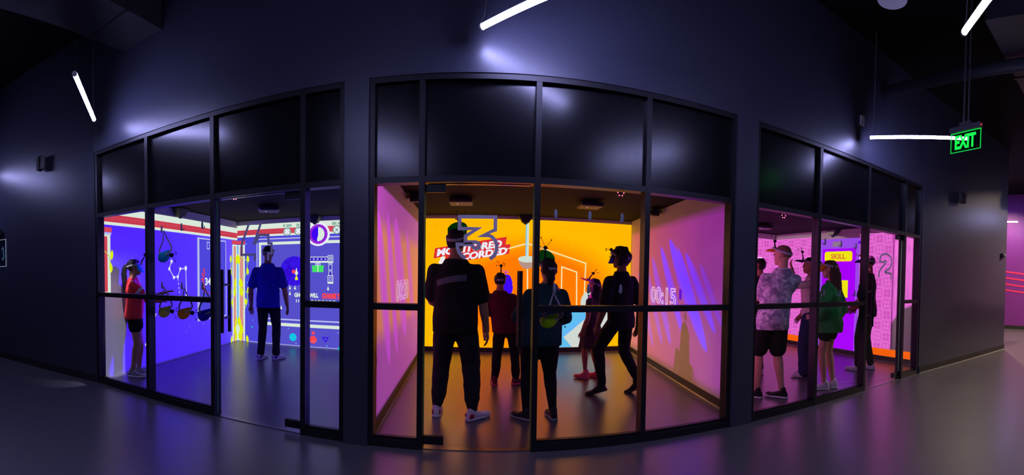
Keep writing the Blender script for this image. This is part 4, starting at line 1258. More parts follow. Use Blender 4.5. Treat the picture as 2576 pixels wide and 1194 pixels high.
def join_mesh(me, mb):
    """adds the shapes of mb to an existing mesh (fingers, ears ...)"""
    vs = [v.co.copy() for v in me.vertices]; fs = [list(p.vertices) for p in me.polygons]
    n = len(vs)
    vs += mb.v; fs += [[n + i for i in f] for f in mb.f]
    out = bpy.data.meshes.new(me.name); out.from_pydata([tuple(p) for p in vs], [], fs); out.update()
    for p in out.polygons: p.use_smooth = True
    bpy.data.meshes.remove(me)
    return out


def ik(a, b, l1, l2, pole):
    a = Vector(a); b = Vector(b); d = b - a; L = min(d.length, (l1 + l2) * 0.999); u = d.normalized()
    x = (l1 * l1 - l2 * l2 + L * L) / (2 * L); h = math.sqrt(max(0.0, l1 * l1 - x * x))
    p = Vector(pole); p = (p - u * p.dot(u)).normalized()
    return a + u * x + p * h, a + u * L


def limb(mb, pts, rad, n=12):
    """capsule chain"""
    pts = [Vector(p) for p in pts]
    for i in range(len(pts) - 1):
        a, b = pts[i], pts[i + 1]; d = (b - a)
        if d.length < 1e-5: continue
        d.normalize(); u = d.orthogonal().normalized(); s = d.cross(u)
        mb.loft([[p + (u * math.cos(2 * PI * j / n) + s * math.sin(2 * PI * j / n)) * r for j in range(n)] for p, r in ((a, rad[i]), (b, rad[i + 1]))])
    for p, r in zip(pts, rad): mb.sphere(p, r, n, 8)


def lerp(a, b, t): return a + (b - a) * t


HEAD = [(-.50, .10, .36, .16), (-.44, .17, .41, .02), (-.34, .235, .42, -.14), (-.22, .275, .425, -.30), (-.08, .31, .42, -.40), (.05, .33, .425, -.44), (.18, .335, .42, -.455),
        (.30, .31, .385, -.43), (.40, .25, .30, -.36), (.47, .15, .17, -.25), (.50, .05, .03, -.12)]


def head_rings(hh, k=1.0, zmin=-1, front=None, grow=0.0, n=20):
    out = []
    for z, w, yf, yb in HEAD:
        if z < zmin: continue
        if front is not None: yf = front(z, yf)
        cy = (yf + yb) / 2; ry = (yf - yb) / 2 + grow; w2 = w + grow
        out.append([Vector((w2 * k * math.cos(a) * hh, (cy + ry * k * math.sin(a)) * hh, (z + (grow if z > .4 else 0)) * hh)) for a in [2 * PI * j / n for j in range(n)]])
    return out


def tf(rings, m): return [[m @ p for p in r_] for r_ in rings]


def foot_shape(mb, m, L, w, sole=False, grow=0.0):
    """L: shoe length factor; heel at y=-0.065"""
    S = [(-.068, .022, .045), (-.058, .031, .080), (-.03, .036, .098), (.01, .037, .098), (.05, .039, .082), (.09, .043, .064), (.13, .047, .052), (.165, .044, .046), (.19, .032, .038), (.203, .014, .028)]
    rings = []
    for y, hw, h in S:
        hw = hw * w + grow; z0 = 0.0 if sole else 0.018; z1 = 0.026 if sole else h
        toe = 0.010 if y > 0.16 else 0.0
        c = (z0 + z1) / 2 + toe; rz = (z1 - z0) / 2
        r_ = []
        for j in range(14):
            a = 2 * PI * j / 14
            ca, sa = math.cos(a), math.sin(a)
            px = hw * (abs(ca) ** .7) * (1 if ca > 0 else -1); pz = rz * (abs(sa) ** .7) * (1 if sa > 0 else -1)
            if not sole and pz > 0: px *= 0.82
            r_.append(m @ Vector((px, y * L * (1.02 if sole else 1.0), c + pz)))
        rings.append(r_)
    mb.loft(rings)


def hand(mb, fm, wrist, d, palm_n, k, curl=0.5, side=1):
    """palm goes into mb (remeshed with the body), the five fingers into fm. d: hand direction, palm_n: palm normal, side: +1 when the thumb is towards d x palm_n"""
    d = Vector(d).normalized(); pn = Vector(palm_n); pn = (pn - d * pn.dot(d)).normalized(); s = d.cross(pn) * side
    w = Vector(wrist)
    rings = []
    for y, hw, ht in ((-.01, .024, .019), (.02, .031, .018), (.05, .039, .016), (.08, .041, .014), (.095, .037, .011)):
        rings.append([w + d * y * k + s * (hw * k * math.cos(a)) + pn * (ht * k * math.sin(a)) for a in [2 * PI * j / 12 for j in range(12)]])
    mb.loft(rings)
    for off, L, r0 in ((.029, .070, .0088), (.010, .080, .0092), (-.010, .074, .0088), (-.029, .058, .0078)):
        p = w + d * .085 * k + s * off * k; q = d; pts = [p - d * 0.012 * k]; rr = [r0 * k]
        ang = 0.25 * curl
        dirv = (d + s * off * 2.0).normalized()
        for i, f in enumerate((.45, .32, .23)):
            ang += curl * (0.55, 0.6, 0.5)[i]
            dd = dirv * math.cos(ang) + pn * math.sin(ang)
            p = p + dd * L * f * k
            pts.append(p); rr.append(r0 * k * (0.95, 0.86, 0.66)[i])
        pts.append(p + dd * .004 * k); rr.append(r0 * k * .3)
        fm.tube(pts, rr, 8)
    p = w + d * .025 * k + s * .030 * k
    d1 = (d * .62 + s * .62 + pn * .35).normalized(); d2 = (d * .88 + s * .22 + pn * .4).normalized()
    fm.tube([p - d1 * .015 * k, p + d1 * .022 * k, p + d1 * .04 * k, p + d1 * .04 * k + d2 * .026 * k, p + d1 * .04 * k + d2 * .032 * k], [.013 * k, .012 * k, .0105 * k, .008 * k, .003 * k], 8)


TORSO = [(.455, .060, .050, 0.0), (.485, .092, .064, -.004), (.52, .098, .068, -.006), (.56, .092, .062, -.002), (.61, .084, .057, .002), (.67, .091, .063, .004), (.73, .100, .067, .004),
         (.775, .102, .062, -.002), (.800, .090, .052, -.006), (.822, .072, .046, -.010), (.845, .048, .040, -.010), (.86, .034, .033, -.008)]


class Person:
    def __init__(s, label, loc, face, H, skin='fair', girth=1.0, shoulder=1.0, stance=None, lean=(0, 0), head=(0, 0, 0), arms=None, feet=None, knee=None, seed=1, group=None, hip_drop=0.0):
        s.o = empty('person', (loc[0], loc[1], 0), face); tag(s.o, label, 'person', group)
        s.H = H; s.g = girth; s.sd = seed; s.lean = Vector((lean[0], lean[1], 0)); s.skin = SKIN[skin]
        hk_ = H / 1.8; s.k = hk_
        # feet: (x, y, yaw, heel lift, toe pitch)
        s.feet = feet or ((-.10 * hk_, 0, .2, 0, 0), (.10 * hk_, 0, -.2, 0, 0))
        s.ank = []
        for (x, y, yaw, lift, pit) in s.feet: s.ank.append(Vector((x, y, .045 * H + lift)))
        l1 = l2 = .2455 * H
        hw = .050 * H
        pel = Vector((0, 0, 0))
        zmax = 1e9
        for sg, a in zip((-1, 1), s.ank):
            dx, dy = sg * hw - a.x, -a.y
            zmax = min(zmax, a.z + math.sqrt(max(0.01, ((l1 + l2) * .993) ** 2 - dx * dx - dy * dy)))
        s.pz = min(zmax, .5365 * H) - hip_drop
        s.hips = [Vector((-hw, 0, s.pz)), Vector((hw, 0, s.pz))]
        s.knees = []
        for i in (0, 1):
            kp = (knee[i] if knee else (math.sin(-s.feet[i][2]) * .5, 1, 0))
            kn, an = ik(s.hips[i], s.ank[i], l1, l2, kp); s.knees.append(kn)
        s.dz = s.pz - .53 * H
        sh = .104 * H * shoulder
        s.shw = shoulder
        s.sho = [s.tp(Vector((-sh, -.006 * H, .778 * H))), s.tp(Vector((sh, -.006 * H, .778 * H)))]
        s.elb, s.wri, s.hd = [], [], []
        arms = arms or ({}, {})
        for i, (sg, a) in enumerate(zip((-1, 1), arms)):
            tgt = a.get('wrist', (sg * .155, .03, .47))
            W_ = Vector(tgt) * H + Vector((0, 0, s.dz)) + s.lean * .6
            e, w = ik(s.sho[i], W_, .170 * H, .148 * H, a.get('pole', (sg * .4, -1, 0)))
            s.elb.append(e); s.wri.append(w)
            s.hd.append((a.get('dir'), a.get('palm', (-sg, .1, 0)), a.get('curl', .5), a.get('thumb')))
        s.hh = .132 * H if H > 1.6 else .132 * H + (1.6 - H) * .03
        yaw, pit, tilt = head
        nb = s.tp(Vector((0, -.012 * H, .84 * H)))
        s.neck = nb
        s.hm = Matrix.Translation(nb + Vector((0, .010 * H, .0))) @ (Matrix.Rotation(yaw, 4, 'Z') @ Matrix.Rotation(pit, 4, 'X') @ Matrix.Rotation(tilt, 4, 'Y')) @ Matrix.Translation(Vector((0, .006 * H, H * 1.0 - .84 * H - s.hh * .5)))
        s.parts = {}

    def tp(s, p):
        """torso point with the body's lean"""
        t = max(0.0, (p.z - .52 * s.H) / (.3 * s.H))
        return Vector((p.x, p.y, p.z + s.dz)) + s.lean * t

    def body(s, bare_arm=1.0, bare_leg=1.0):
        H, g = s.H, s.g; mb = MB(); fm = MB()
        for i in (0, 1):
            mb_r = [.036, .031, .027, .0245, .019, .0165]
            u = .82
            sh, el, wr = s.sho[i], s.elb[i], s.wri[i]
            limb(mb, [sh, lerp(sh, el, .35), el, lerp(el, wr, .3), lerp(el, wr, .75), wr], [x * H * (u if j < 2 and bare_arm < 1 else 1) * (0.9 + .1 * g) for j, x in enumerate((.030, .029, .0235, .0245, .019, .0155))])
            dr, pn, cu, th = s.hd[i]
            dr = Vector(dr) if dr else (wr - el).normalized()
            sgn = th if th is not None else (1 if i == 0 else -1)
            hand(mb, fm, wr, dr, pn, s.k, cu, sgn)
            hp, kn, an = s.hips[i], s.knees[i], s.ank[i]
            ku = .86 if bare_leg < 1 else 1.0
            limb(mb, [hp, lerp(hp, kn, .35), lerp(hp, kn, .8), kn, lerp(kn, an, .28), lerp(kn, an, .7), an, an - Vector((0, 0, .02 * H))],
                 [x * H * g ** .5 for x in (.046 * ku, .044 * ku, .034, .0305, .0335, .023, .0185, .019)])
        mb.loft([[s.tp(Vector((rx * H * .86 * g * math.cos(a), (yo + ry * .86 * g * math.sin(a)) * H, z * H))) for a in [2 * PI * j / 20 for j in range(20)]] for z, rx, ry, yo in TORSO])
        # neck and head
        hm, hh = s.hm, s.hh
        limb(mb, [s.neck - Vector((0, 0, .02 * H)), hm @ Vector((0, -.08 * hh, -.28 * hh))], [.034 * H * (.9 + .1 * g), .031 * H * (.9 + .1 * g)])
        mb.loft(tf(head_rings(hh), hm))
        mb.loft([[hm @ (Vector(p) * hh) for p in ((-.06, .40, -.14), (.06, .40, -.14), (.0, .41, -.12))], [hm @ (Vector(p) * hh) for p in ((-.035, .47, -.14), (.035, .47, -.14), (0, .52, -.09))], [hm @ (Vector(p) * hh) for p in ((-.03, .42, .06), (.03, .42, .06), (0, .445, .06))]])
        mb.sphere(hm @ Vector((0, .47 * hh, -.11 * hh)), .05 * hh, 8, 6)
        mb.sphere(hm @ Vector((0, .415 * hh, -.255 * hh)), (.10 * hh, .045 * hh, .035 * hh), 10, 6)
        for sg in (-1, 1): mb.sphere(hm @ Vector((sg * .345 * hh, -.04 * hh, -.04 * hh)), (.035 * hh, .07 * hh, .12 * hh), 10, 8, hm.to_3x3())
        me = bake(mb, .0085, 3, name='body')
        me = join_mesh(me, fm)
        o = bpy.data.objects.new('body', me); COL.objects.link(o); me.materials.append(s.skin); o.parent = s.o
        for sg in (-1, 1):
            MB().sphere(hm @ Vector((sg * .14 * hh, .405 * hh, .02 * hh)), .045 * hh, 10, 8).build('eye', EYE_M, o, smooth=True)
        return s

    def part(s, name, mb, m, voxel=.011, smooth=4, fold=.006, fscale=.11, fold2=0.0, label=None):
        me = bake(mb, voxel, smooth, fold, fscale, s.sd + len(s.parts), name, fold2)
        o = bpy.data.objects.new(name, me); COL.objects.link(o); me.materials.append(m); o.parent = s.o
        s.parts[name] = o
        if label: o['label'] = label
        return o

    def top(s, m, name='shirt', hem=.475, sleeve=.55, loose=1.08, sl_r=.040, neck=.846, flare=1.0, tight_wrist=False, **kw):
        H, g = s.H, s.g; mb = MB(); rings = []
        prof = [(hem - .004, None)] + [(z, None) for z in (.52, .56, .61, .67, .73, .775, .800, .822) if z > hem + .01] + [(neck, None)]
        for z, _ in prof:
            # interpolate torso profile
            zz = max(z, .49)
            for a, b in zip(TORSO[:-1], TORSO[1:]):
                if a[0] <= zz <= b[0]:
                    t = (zz - a[0]) / (b[0] - a[0]); rx = lerp(a[1], b[1], t); ry = lerp(a[2], b[2], t); yo = lerp(a[3], b[3], t); break
            kx = loose * g; ky = loose * g * 1.06
            if z < .67:                                         # cloth hangs straight from the chest
                f = .75; rx = lerp(rx, .096, f); ry = lerp(ry, .066, f)
                e = (.67 - z) / .2 * (flare - 1); kx *= 1 + e; ky *= 1 + e
            if z > .76:                                         # sloping shoulders
                kx = {.775: .98, .800: .90, .822: .90}.get(z, 1.08) * lerp(1, s.shw, .8) * g ** .5; ky = 1.06 * g ** .5
            elif z > .70: kx *= lerp(1, s.shw, .6) * .96
            rings.append([s.tp(Vector((rx * kx * H * math.cos(a), (yo + ry * ky * math.sin(a)) * H, z * H))) for a in [2 * PI * j / 24 for j in range(24)]])
        mb.loft(rings)
        for i in (0, 1):
            sh, el, wr = s.sho[i], s.elb[i], s.wri[i]
            r0 = sl_r * H * (.85 + .15 * g)
            if sleeve <= 0: continue
            inner = s.tp(Vector(((-1, 1)[i] * .06 * H, -.006 * H, .778 * H)))
            if sleeve <= 1:
                e = lerp(sh, el, sleeve)
                limb(mb, [inner, sh, lerp(sh, el, sleeve * .5), e], [r0 * .85, r0 * .84, r0 * .90, r0 * .94])
            else:
                e = lerp(el, wr, min(.97, sleeve - 1))
                limb(mb, [inner, sh, lerp(sh, el, .5), el, lerp(el, e, .55), e], [r0 * .85, r0 * .84, r0 * .95, r0 * .88, r0 * .86, r0 * (.55 if tight_wrist else .78)])
        return s.part(name, mb, m, **kw)

    def legs(s, m, name='trousers', upto=.97, waist=.545, r=(.054, .051, .041, .037, .037, .030, .028), hem=1.0, **kw):
        """upto: 0..1 thigh, 1..2 shin"""
        H, g = s.H, s.g; mb = MB(); rings = []
        for z, rx, ry, yo in TORSO[:5]:
            if z > waist + .01: break
            rings.append([s.tp(Vector((rx * 1.05 * g * H * math.cos(a), (yo + ry * 1.05 * g * math.sin(a)) * H, min(z, waist) * H))) for a in [2 * PI * j / 24 for j in range(24)]])
        mb.loft(rings)
        gg = g ** .6
        for i in (0, 1):
            hp, kn, an = s.hips[i] - Vector((0, 0, 0)), s.knees[i], s.ank[i]
            hp2 = hp + Vector(((-1, 1)[i] * -.004 * H, -.004 * H, -.012 * H))
            if upto <= 1.0:
                e = lerp(hp, kn, upto)
                limb(mb, [hp2, lerp(hp, kn, upto * .5), e], [r[0] * H * gg, r[1] * H * gg, r[2] * H * gg * hem], 14)
            else:
                t = upto - 1
                limb(mb, [hp2, lerp(hp, kn, .4), lerp(hp, kn, .85), kn, lerp(kn, an, .3), lerp(kn, an, max(.31, t * .8)), lerp(kn, an, t)], [x * H * gg * (hem if j == 6 else 1) for j, x in enumerate(r)], 14)
        return s.part(name, mb, m, **kw)

    def shoes(s, m, sole_m, w=1.0, patch=None):
        for i in (0, 1):
            x, y, yaw, lift, pit = s.feet[i]; L = s.k * 1.04
            a = s.ank[i]
            mm = Matrix.Translation(Vector((a.x, a.y, lift))) @ Matrix.Rotation(yaw, 4, 'Z')
            if pit:                                             # heel raised: turn about the ball of the foot
                piv = Vector((0, .13 * L, 0.0)); mm = Matrix.Translation(Vector((a.x, a.y, 0))) @ Matrix.Rotation(yaw, 4, 'Z') @ Matrix.Translation(piv) @ Matrix.Rotation(pit, 4, 'X') @ Matrix.Translation(-piv)
                mm = Matrix.Translation(Vector((0, 0, 0))) @ mm
            mb = MB(); foot_shape(mb, mm, L, w)
            limb(mb, [mm @ Vector((0, -.012 * L, .085)), mm @ Vector((0, -.012 * L, .103))], [.038 * w, .036 * w])
            sh = s.part('shoe', mb, m, voxel=.0075, smooth=2, fold=.0015, fscale=.05)
            sb = MB(); foot_shape(sb, mm, L, w, True, .004)
            so = sb.build('sole', sole_m, sh, smooth=True)
            for q in (.045, .065, .085):                        # laces
                pts = [mm @ Vector((xx * w, q * L, (.098 - (q - .03) * .62) - abs(xx) * .55)) for xx in (-.022, -.01, .01, .022)]
                MB().tube(pts, .003, 6).build('lace', sole_m, sh)
            if patch:
                for sg in (-1, 1): MB().sphere(mm @ Vector((sg * .030 * w, -.035 * L, .05)), (.012, .034, .024), 10, 6, mm.to_3x3()).build('heel_patch', patch, sh, smooth=True)
        return s

    def hair(s, m, grow=.035, hairline=.26, low=-.30, extra=None, fold=.006, fscale=.03, name='hair'):
        hh = s.hh
        def front(z, yf):
            if z >= hairline: return yf
            t = max(0, min(1, (z + .02) / (hairline + .02)))
            return lerp(-.06, yf - .10, t ** 2)
        mb = MB(); mb.loft(tf(head_rings(hh, 1.0, low, front, grow), s.hm))
        if extra: extra(mb, s.hm, hh)
        return s.part(name, mb, m, voxel=.008, smooth=3, fold=fold, fscale=fscale)

    def headset(s, tint, label, pitch=0.0, tilt=.12, drop=0.0, rods=None, stem=.10, aup=(0, .15, 1), abase=None):
        """white strap round the head, tinted visor at the brow, antenna with marker balls"""
        hh = s.hh; hm = s.hm
        o = empty('visor_headset', (0, 0, 0)); o.parent = s.o
        o.rotation_mode = 'QUATERNION'; o.location = hm.to_translation(); o.rotation_quaternion = hm.to_quaternion()
        o['label'] = label
        z0 = (.20 - drop) * hh
        n = 32; rings = []
        for j in range(n):
            a = 2 * PI * j / n; ca, sa = math.cos(a), math.sin(a)
            rx, ry = .385 * hh, .495 * hh
            c = Vector((rx * ca, -.012 * hh + ry * sa, z0 + tilt * hh * sa)); nn = Vector((ca / rx, sa / ry, 0)).normalized()
            rings.append([c + nn * .004 + Vector((0, 0, .014)), c + nn * .004 - Vector((0, 0, .014)), c - nn * .004 - Vector((0, 0, .014)), c - nn * .004 + Vector((0, 0, .014))])
        mb = MB(); vs = [p for r_ in rings for p in r_]; fs = []
        for j in range(n):
            b = ((j + 1) % n) * 4; a = j * 4
            for q in range(4): fs.append((a + q, a + (q + 1) % 4, b + (q + 1) % 4, b + q))
        mb.add(vs, fs).build('strap', M['strap'], o, smooth=True)
        MB().box(Vector((-.035, .47 * hh, z0 + tilt * hh - .018)), Vector((.035, .47 * hh + .026, z0 + tilt * hh + .022))).build('front_clip', M['white_plastic'], o, bevel=.006)
        # visor bill
        nu, nv = 18, 6; top = []; L = .135
        dirv = Vector((0, math.cos(pitch), math.sin(pitch)))
        for v in range(nv + 1):
            row = []
            for u in range(nu + 1):
                a = -1.25 + 2.5 * u / nu
                base = Vector((.40 * hh * math.sin(a), .505 * hh * math.cos(a) - .012 * hh, z0 + tilt * hh * math.cos(a) - .004))
                ln = L * (math.cos(a * .92) ** .55) * v / nv
                bow = .012 * math.sin(PI * v / nv)
                row.append(base + dirv * ln + Vector((0, 0, bow * math.cos(pitch))) + Vector((.10 * math.sin(a) * ln, 0, 0)))
            top.append(row)
        vs = [p for r_ in top for p in r_]; k_ = len(vs); vs += [p + Vector((0, -.0015, -.0025)) for p in vs]; fs = []; W_ = nu + 1
        for v in range(nv):
            for u in range(nu):
                a = v * W_ + u
                fs.append((a, a + 1, a + 1 + W_, a + W_)); fs.append((k_ + a, k_ + a + W_, k_ + a + 1 + W_, k_ + a + 1))
        edge = [u for u in range(W_)] + [v * W_ + nu for v in range(1, nv + 1)] + [nv * W_ + u for u in range(nu - 1, -1, -1)] + [v * W_ for v in range(nv - 1, 0, -1)]
        for i in range(len(edge)):
            a, b = edge[i], edge[(i + 1) % len(edge)]
            fs.append((a, a + k_, b + k_, b))
        MB().add(vs, fs).build('visor', TINT[tint], o, smooth=True)
        antenna(o, abase or (0, .47 * hh, z0 + tilt * hh + .015), aup, (0, 1, 0), rods or RODS, 1.0, stem, o)
        return s

    def o_matrix(s):
        return Matrix.Translation(s.o.location) @ Matrix.Rotation(s.o.rotation_euler.z, 4, 'Z')


HAIR = {'black': mat('black hair', (24, 20, 20), 0.5, 0.4, bump=0.8, bscale=160, var=0.2, vscale=40), 'brown': mat('brown hair', (62, 40, 28), 0.5, 0.4, bump=0.8, bscale=160, var=0.2, vscale=40),
        'auburn': mat('long brown hair', (84, 48, 32), 0.5, 0.4, bump=0.8, bscale=160, var=0.2, vscale=40), 'stubble': mat('close cropped hair', (140, 100, 84), 0.7, 0.3, bump=0.5, bscale=300)}
R = math.radians
CL = {k: cloth('cloth ' + k, c, v, s_) for k, c, v, s_ in (
    ('red', (232, 52, 62), .15, 9), ('black', (20, 20, 23), .25, 9), ('shorts', (15, 15, 18), .25, 9), ('polo blue', (40, 36, 190), .12, 9), ('jeans', (26, 27, 40), .25, 20),
    ('charcoal', (26, 25, 30), .25, 9), ('joggers', (36, 33, 42), .3, 12), ('maroon', (96, 22, 42), .2, 9), ('dark trousers', (28, 26, 32), .25, 9), ('teal', (18, 60, 66), .2, 9), ('leggings', (14, 14, 17), .2, 9),
    ('dress', (74, 58, 64), .6, 45), ('cream', (230, 216, 200), .1, 9), ('denim', (40, 52, 92), .25, 25), ('green', (52, 150, 70), .2, 9), ('night', (22, 20, 26), .25, 9))}


def mottled():
    m, nt, b = node_mat('mottled lilac shirt cloth')
    tc = nt.nodes.new('ShaderNodeTexCoord'); n = nt.nodes.new('ShaderNodeTexNoise'); n.inputs['Scale'].default_value = 13; n.inputs['Detail'].default_value = 5; n.inputs['Distortion'].default_value = 1.2
    r_ = nt.nodes.new('ShaderNodeValToRGB'); e = r_.color_ramp.elements
    e[0].position = .42; e[0].color = (*lin((150, 136, 164)), 1); e[1].position = .66; e[1].color = (*lin((236, 228, 238)), 1)
    nt.links.new(tc.outputs['Object'], n.inputs['Vector']); nt.links.new(n.outputs['Fac'], r_.inputs['Fac']); nt.links.new(r_.outputs['Color'], b.inputs['Base Color'])
    b.inputs['Roughness'].default_value = .85
    return m


def checkered():
    m, nt, b = node_mat('black and white checked canvas')
    tc = nt.nodes.new('ShaderNodeTexCoord'); n = nt.nodes.new('ShaderNodeTexChecker'); n.inputs['Scale'].default_value = 60
    n.inputs[1].default_value = (*lin((205, 200, 195)), 1); n.inputs[2].default_value = (*lin((70, 66, 70)), 1)
    nt.links.new(tc.outputs['Object'], n.inputs['Vector']); nt.links.new(n.outputs['Color'], b.inputs['Base Color']); b.inputs['Roughness'].default_value = .7
    return m


CL['mottled'] = mottled(); CL['checked'] = checkered()
SH = {k: mat('shoe ' + k, c, .55, .4, bump=.1, bscale=200, var=.05) for k, c in (('white', (222, 220, 224)), ('black', (24, 24, 28)), ('pink', (228, 96, 116)), ('grey', (150, 146, 150)), ('red', (170, 40, 62)), ('blue', (30, 30, 150)), ('dark', (52, 38, 44)), ('maroon', (120, 44, 56)))}

# ---------------------------------------------------------------- blue room
g1 = Person('girl in red T-shirt and black shorts, profile, reaching forward in blue room', (-4.27, 3.90), R(-46), 1.61, 'tan', 1.06, .95, seed=3, head=(0, .02, 0),
            feet=((-.06, .05, .15, 0, 0), (.07, -.03, -.35, 0, 0)),
            arms=({'wrist': (-.05, .24, .64), 'pole': (-.3, -.4, -1), 'dir': (.1, 1, .15), 'palm': (.2, 0, -1), 'curl': .25}, {'wrist': (.05, .25, .715), 'pole': (.4, -.3, -1), 'dir': (-.1, 1, .3), 'palm': (-.2, .2, -1), 'curl': .25}))
g1.body()
shirt = g1.top(CL['red'], 'shirt', hem=.50, sleeve=.50, loose=1.10, sl_r=.043)
for i in (0, 1):
    for t in (.36, .44):
        d = (g1.elb[i] - g1.sho[i]).normalized(); c = lerp(g1.sho[i], g1.elb[i], t)
        MB().tube([c - d * .008, c + d * .008], .0475 * g1.H, 20).build('sleeve_stripe', M['white_plastic'], shirt, smooth=True)
g1.legs(CL['shorts'], 'shorts', upto=.42, r=(.060, .058, .056))
g1.shoes(CL['checked'], SH['white'])


def tail(mb, hm, hh):
    p = [(0, -.42, .12), (0, -.56, .10), (0, -.66, -.10), (0, -.68, -.45), (0, -.66, -.85), (0, -.64, -1.25), (0, -.62, -1.6), (0, -.60, -1.8)]
    limb(mb, [hm @ (Vector(q) * hh) for q in p], [x * hh for x in (.14, .13, .17, .19, .18, .16, .11, .04)])


g1.hair(HAIR['black'], extra=tail)
g1.headset('mint', 'headset with mint green visor lowered over the eyes of the girl in red', pitch=R(-72), drop=.06, aup=(0, .55, 1), stem=.115)

m4 = Person('man in blue polo shirt and dark jeans, seen from behind in blue room', (-3.31, 5.93), R(12), 1.85, 'tan', 1.0, 1.05, seed=5, head=(.1, -.02, 0),
            feet=((-.125, -.02, -.15, 0, 0), (.125, .03, -.45, 0, 0)),
            arms=({'wrist': (-.165, .02, .475), 'palm': (.7, -.6, 0), 'curl': .4}, {'wrist': (.165, .03, .48), 'palm': (-.7, -.6, 0), 'curl': .4, 'pole': (.5, -1, 0)}))
m4.body(); m4.top(CL['polo blue'], 'polo_shirt', hem=.465, sleeve=.72, loose=1.12, sl_r=.045); m4.legs(CL['jeans'], 'jeans', upto=1.94, r=(.056, .052, .043, .040, .038, .034, .035))
m4.shoes(SH['white'], SH['white'], 1.1, SH['blue']); m4.hair(HAIR['black'], grow=.022, low=-.1, fold=.002)
MB().tube([m4.tp(Vector((0.047 * m4.H * math.cos(a), -.012 * m4.H + .044 * m4.H * math.sin(a), .842 * m4.H))) for a in [2 * PI * i / 18 for i in range(19)]], .010, 8).build('collar', CL['polo blue'], m4.parts['polo_shirt'], smooth=True)
m4.headset('blue', 'headset on the man in the blue polo shirt, mostly hidden by the numeral', pitch=R(10), stem=.02, drop=.05, rods=[(1, 0, .5, .02)])

# ---------------------------------------------------------------- orange room
t3 = Person('tall man in black T-shirt and joggers standing at the orange room door', (-.24, 4.09), R(-4), 1.86, 'tan', 1.13, 1.08, seed=8, head=(-.08, .10, 0),
            feet=((-.185, .04, .1, 0, 0), (.185, -.03, -.75, 0, 0)),
            arms=({'wrist': (-.03, .13, .56), 'pole': (-1, -.5, -.2), 'dir': (.8, .5, .2), 'palm': (0, -1, 0), 'curl': .6}, {'wrist': (.165, .035, .465), 'pole': (.5, -1, 0), 'curl': .5}))
t3.body(); t3.top(CL['charcoal'], 'shirt', hem=.462, sleeve=.74, loose=1.12, sl_r=.050); t3.legs(CL['joggers'], 'joggers', upto=1.93, r=(.060, .057, .049, .046, .044, .036, .026), fold=.009, fold2=.003)
t3.shoes(SH['white'], SH['white'], 1.15, SH['red']); t3.hair(HAIR['black'], grow=.03, low=-.22)
bp_ = MB(); nn, nr = 32, 7  # tilted grey stripe across the back of the shirt
cells = []
for j in range(nr + 1):
    for i in range(nn + 1):
        x = -.17 + .29 * i / nn; z = 1.335 + .055 * i / nn + .012 * math.sin(i / nn * PI)
        cells.append((x, -.3, z - .03 + .06 * j / nr))
bp_.add(cells, [(j * (nn + 1) + i, j * (nn + 1) + i + 1, (j + 1) * (nn + 1) + i + 1, (j + 1) * (nn + 1) + i) for j in range(nr) for i in range(nn)])
bo = bp_.build('back_stripe', mat('tilted grey stripe', (112, 104, 124), .8, .2), t3.parts['shirt'])
sw = bo.modifiers.new('wrap', 'SHRINKWRAP'); sw.target = t3.parts['shirt']; sw.wrap_method = 'PROJECT'; sw.use_project_y = True; sw.use_project_x = False; sw.use_project_z = False; sw.use_positive_direction = True; sw.offset = .005
t3.headset('green', 'headset with raised green visor on the tall man in black', pitch=R(68), rods=[(1, -.9, .2, .10), (1, .35, .1, .085), (.1, .9, 0, .03), (.6, -.2, .2, .04)], stem=.13)

b3 = Person('boy in maroon T-shirt and dark trousers, seen from behind in orange room', (.335, 5.33), R(-4), 1.44, 'tan', 1.10, 1.05, seed=11, head=(-.05, .02, 0), lean=(-.075, 0),
            feet=((-.135, .0, .1, 0, 0), (.14, .04, -.95, 0, 0)),
            arms=({'wrist': (-.165, .03, .47)}, {'wrist': (.165, .03, .47)}))
b3.body(); b3.top(CL['maroon'], 'shirt', hem=.475, sleeve=.80, loose=1.18, sl_r=.050); b3.legs(CL['dark trousers'], 'trousers', upto=1.93, r=(.056, .053, .045, .043, .042, .036, .032), fold=.008)
b3.shoes(SH['maroon'], SH['pink'], 1.1); b3.hair(HAIR['black'], grow=.045, low=-.30)
b3.headset('blue', 'headset on the boy in maroon with short star-like antenna', pitch=R(0), rods=[(1, -.7, .1, .05), (1, .9, .1, .075), (.1, -1, 0, .045), (.1, 1, 0, .06), (.5, -.9, .3, .06)], stem=.115)

w3 = Person('woman in teal top and black leggings beside the orange room door', (.60, 4.05), R(4), 1.585, 'fair', 1.20, 1.0, seed=14, head=(.1, .12, 0), lean=(.055, .0),
            feet=((-.135, .0, .75, 0, 0), (.135, -.02, .05, 0, 0)),
            arms=({'wrist': (-.07, .15, .575), 'pole': (-1, -.45, -.3), 'dir': (.5, .8, .3), 'palm': (0, -.2, 1)}, {'wrist': (.06, .15, .575), 'pole': (1, -.45, -.3), 'dir': (-.4, .8, .3), 'palm': (0, -.2, 1)}))
w3.body(); w3.top(CL['teal'], 'top', hem=.47, sleeve=1.45, loose=1.10, sl_r=.043, flare=1.06); w3.legs(CL['leggings'], 'leggings', upto=1.96, r=(.064, .060, .044, .037, .037, .026, .022), fold=.003)
w3.shoes(SH['black'], SH['grey'], 1.05)


def bun(mb, hm, hh):
    limb(mb, [hm @ (Vector(q) * hh) for q in ((0, -.3, -.05), (0, -.42, -.35), (0, -.40, -.62))], [.26 * hh, .22 * hh, .12 * hh])


w3.hair(HAIR['black'], grow=.05, extra=bun)
w3.headset('green', 'headset with raised green visor and four long antenna rods on the woman in teal', pitch=R(62), rods=[(1, -.85, .1, .105), (1, .45, .1, .11), (-.25, .95, 0, .10), (.1, .9, .2, .05), (-.1, -.6, .3, .03)], stem=.125)

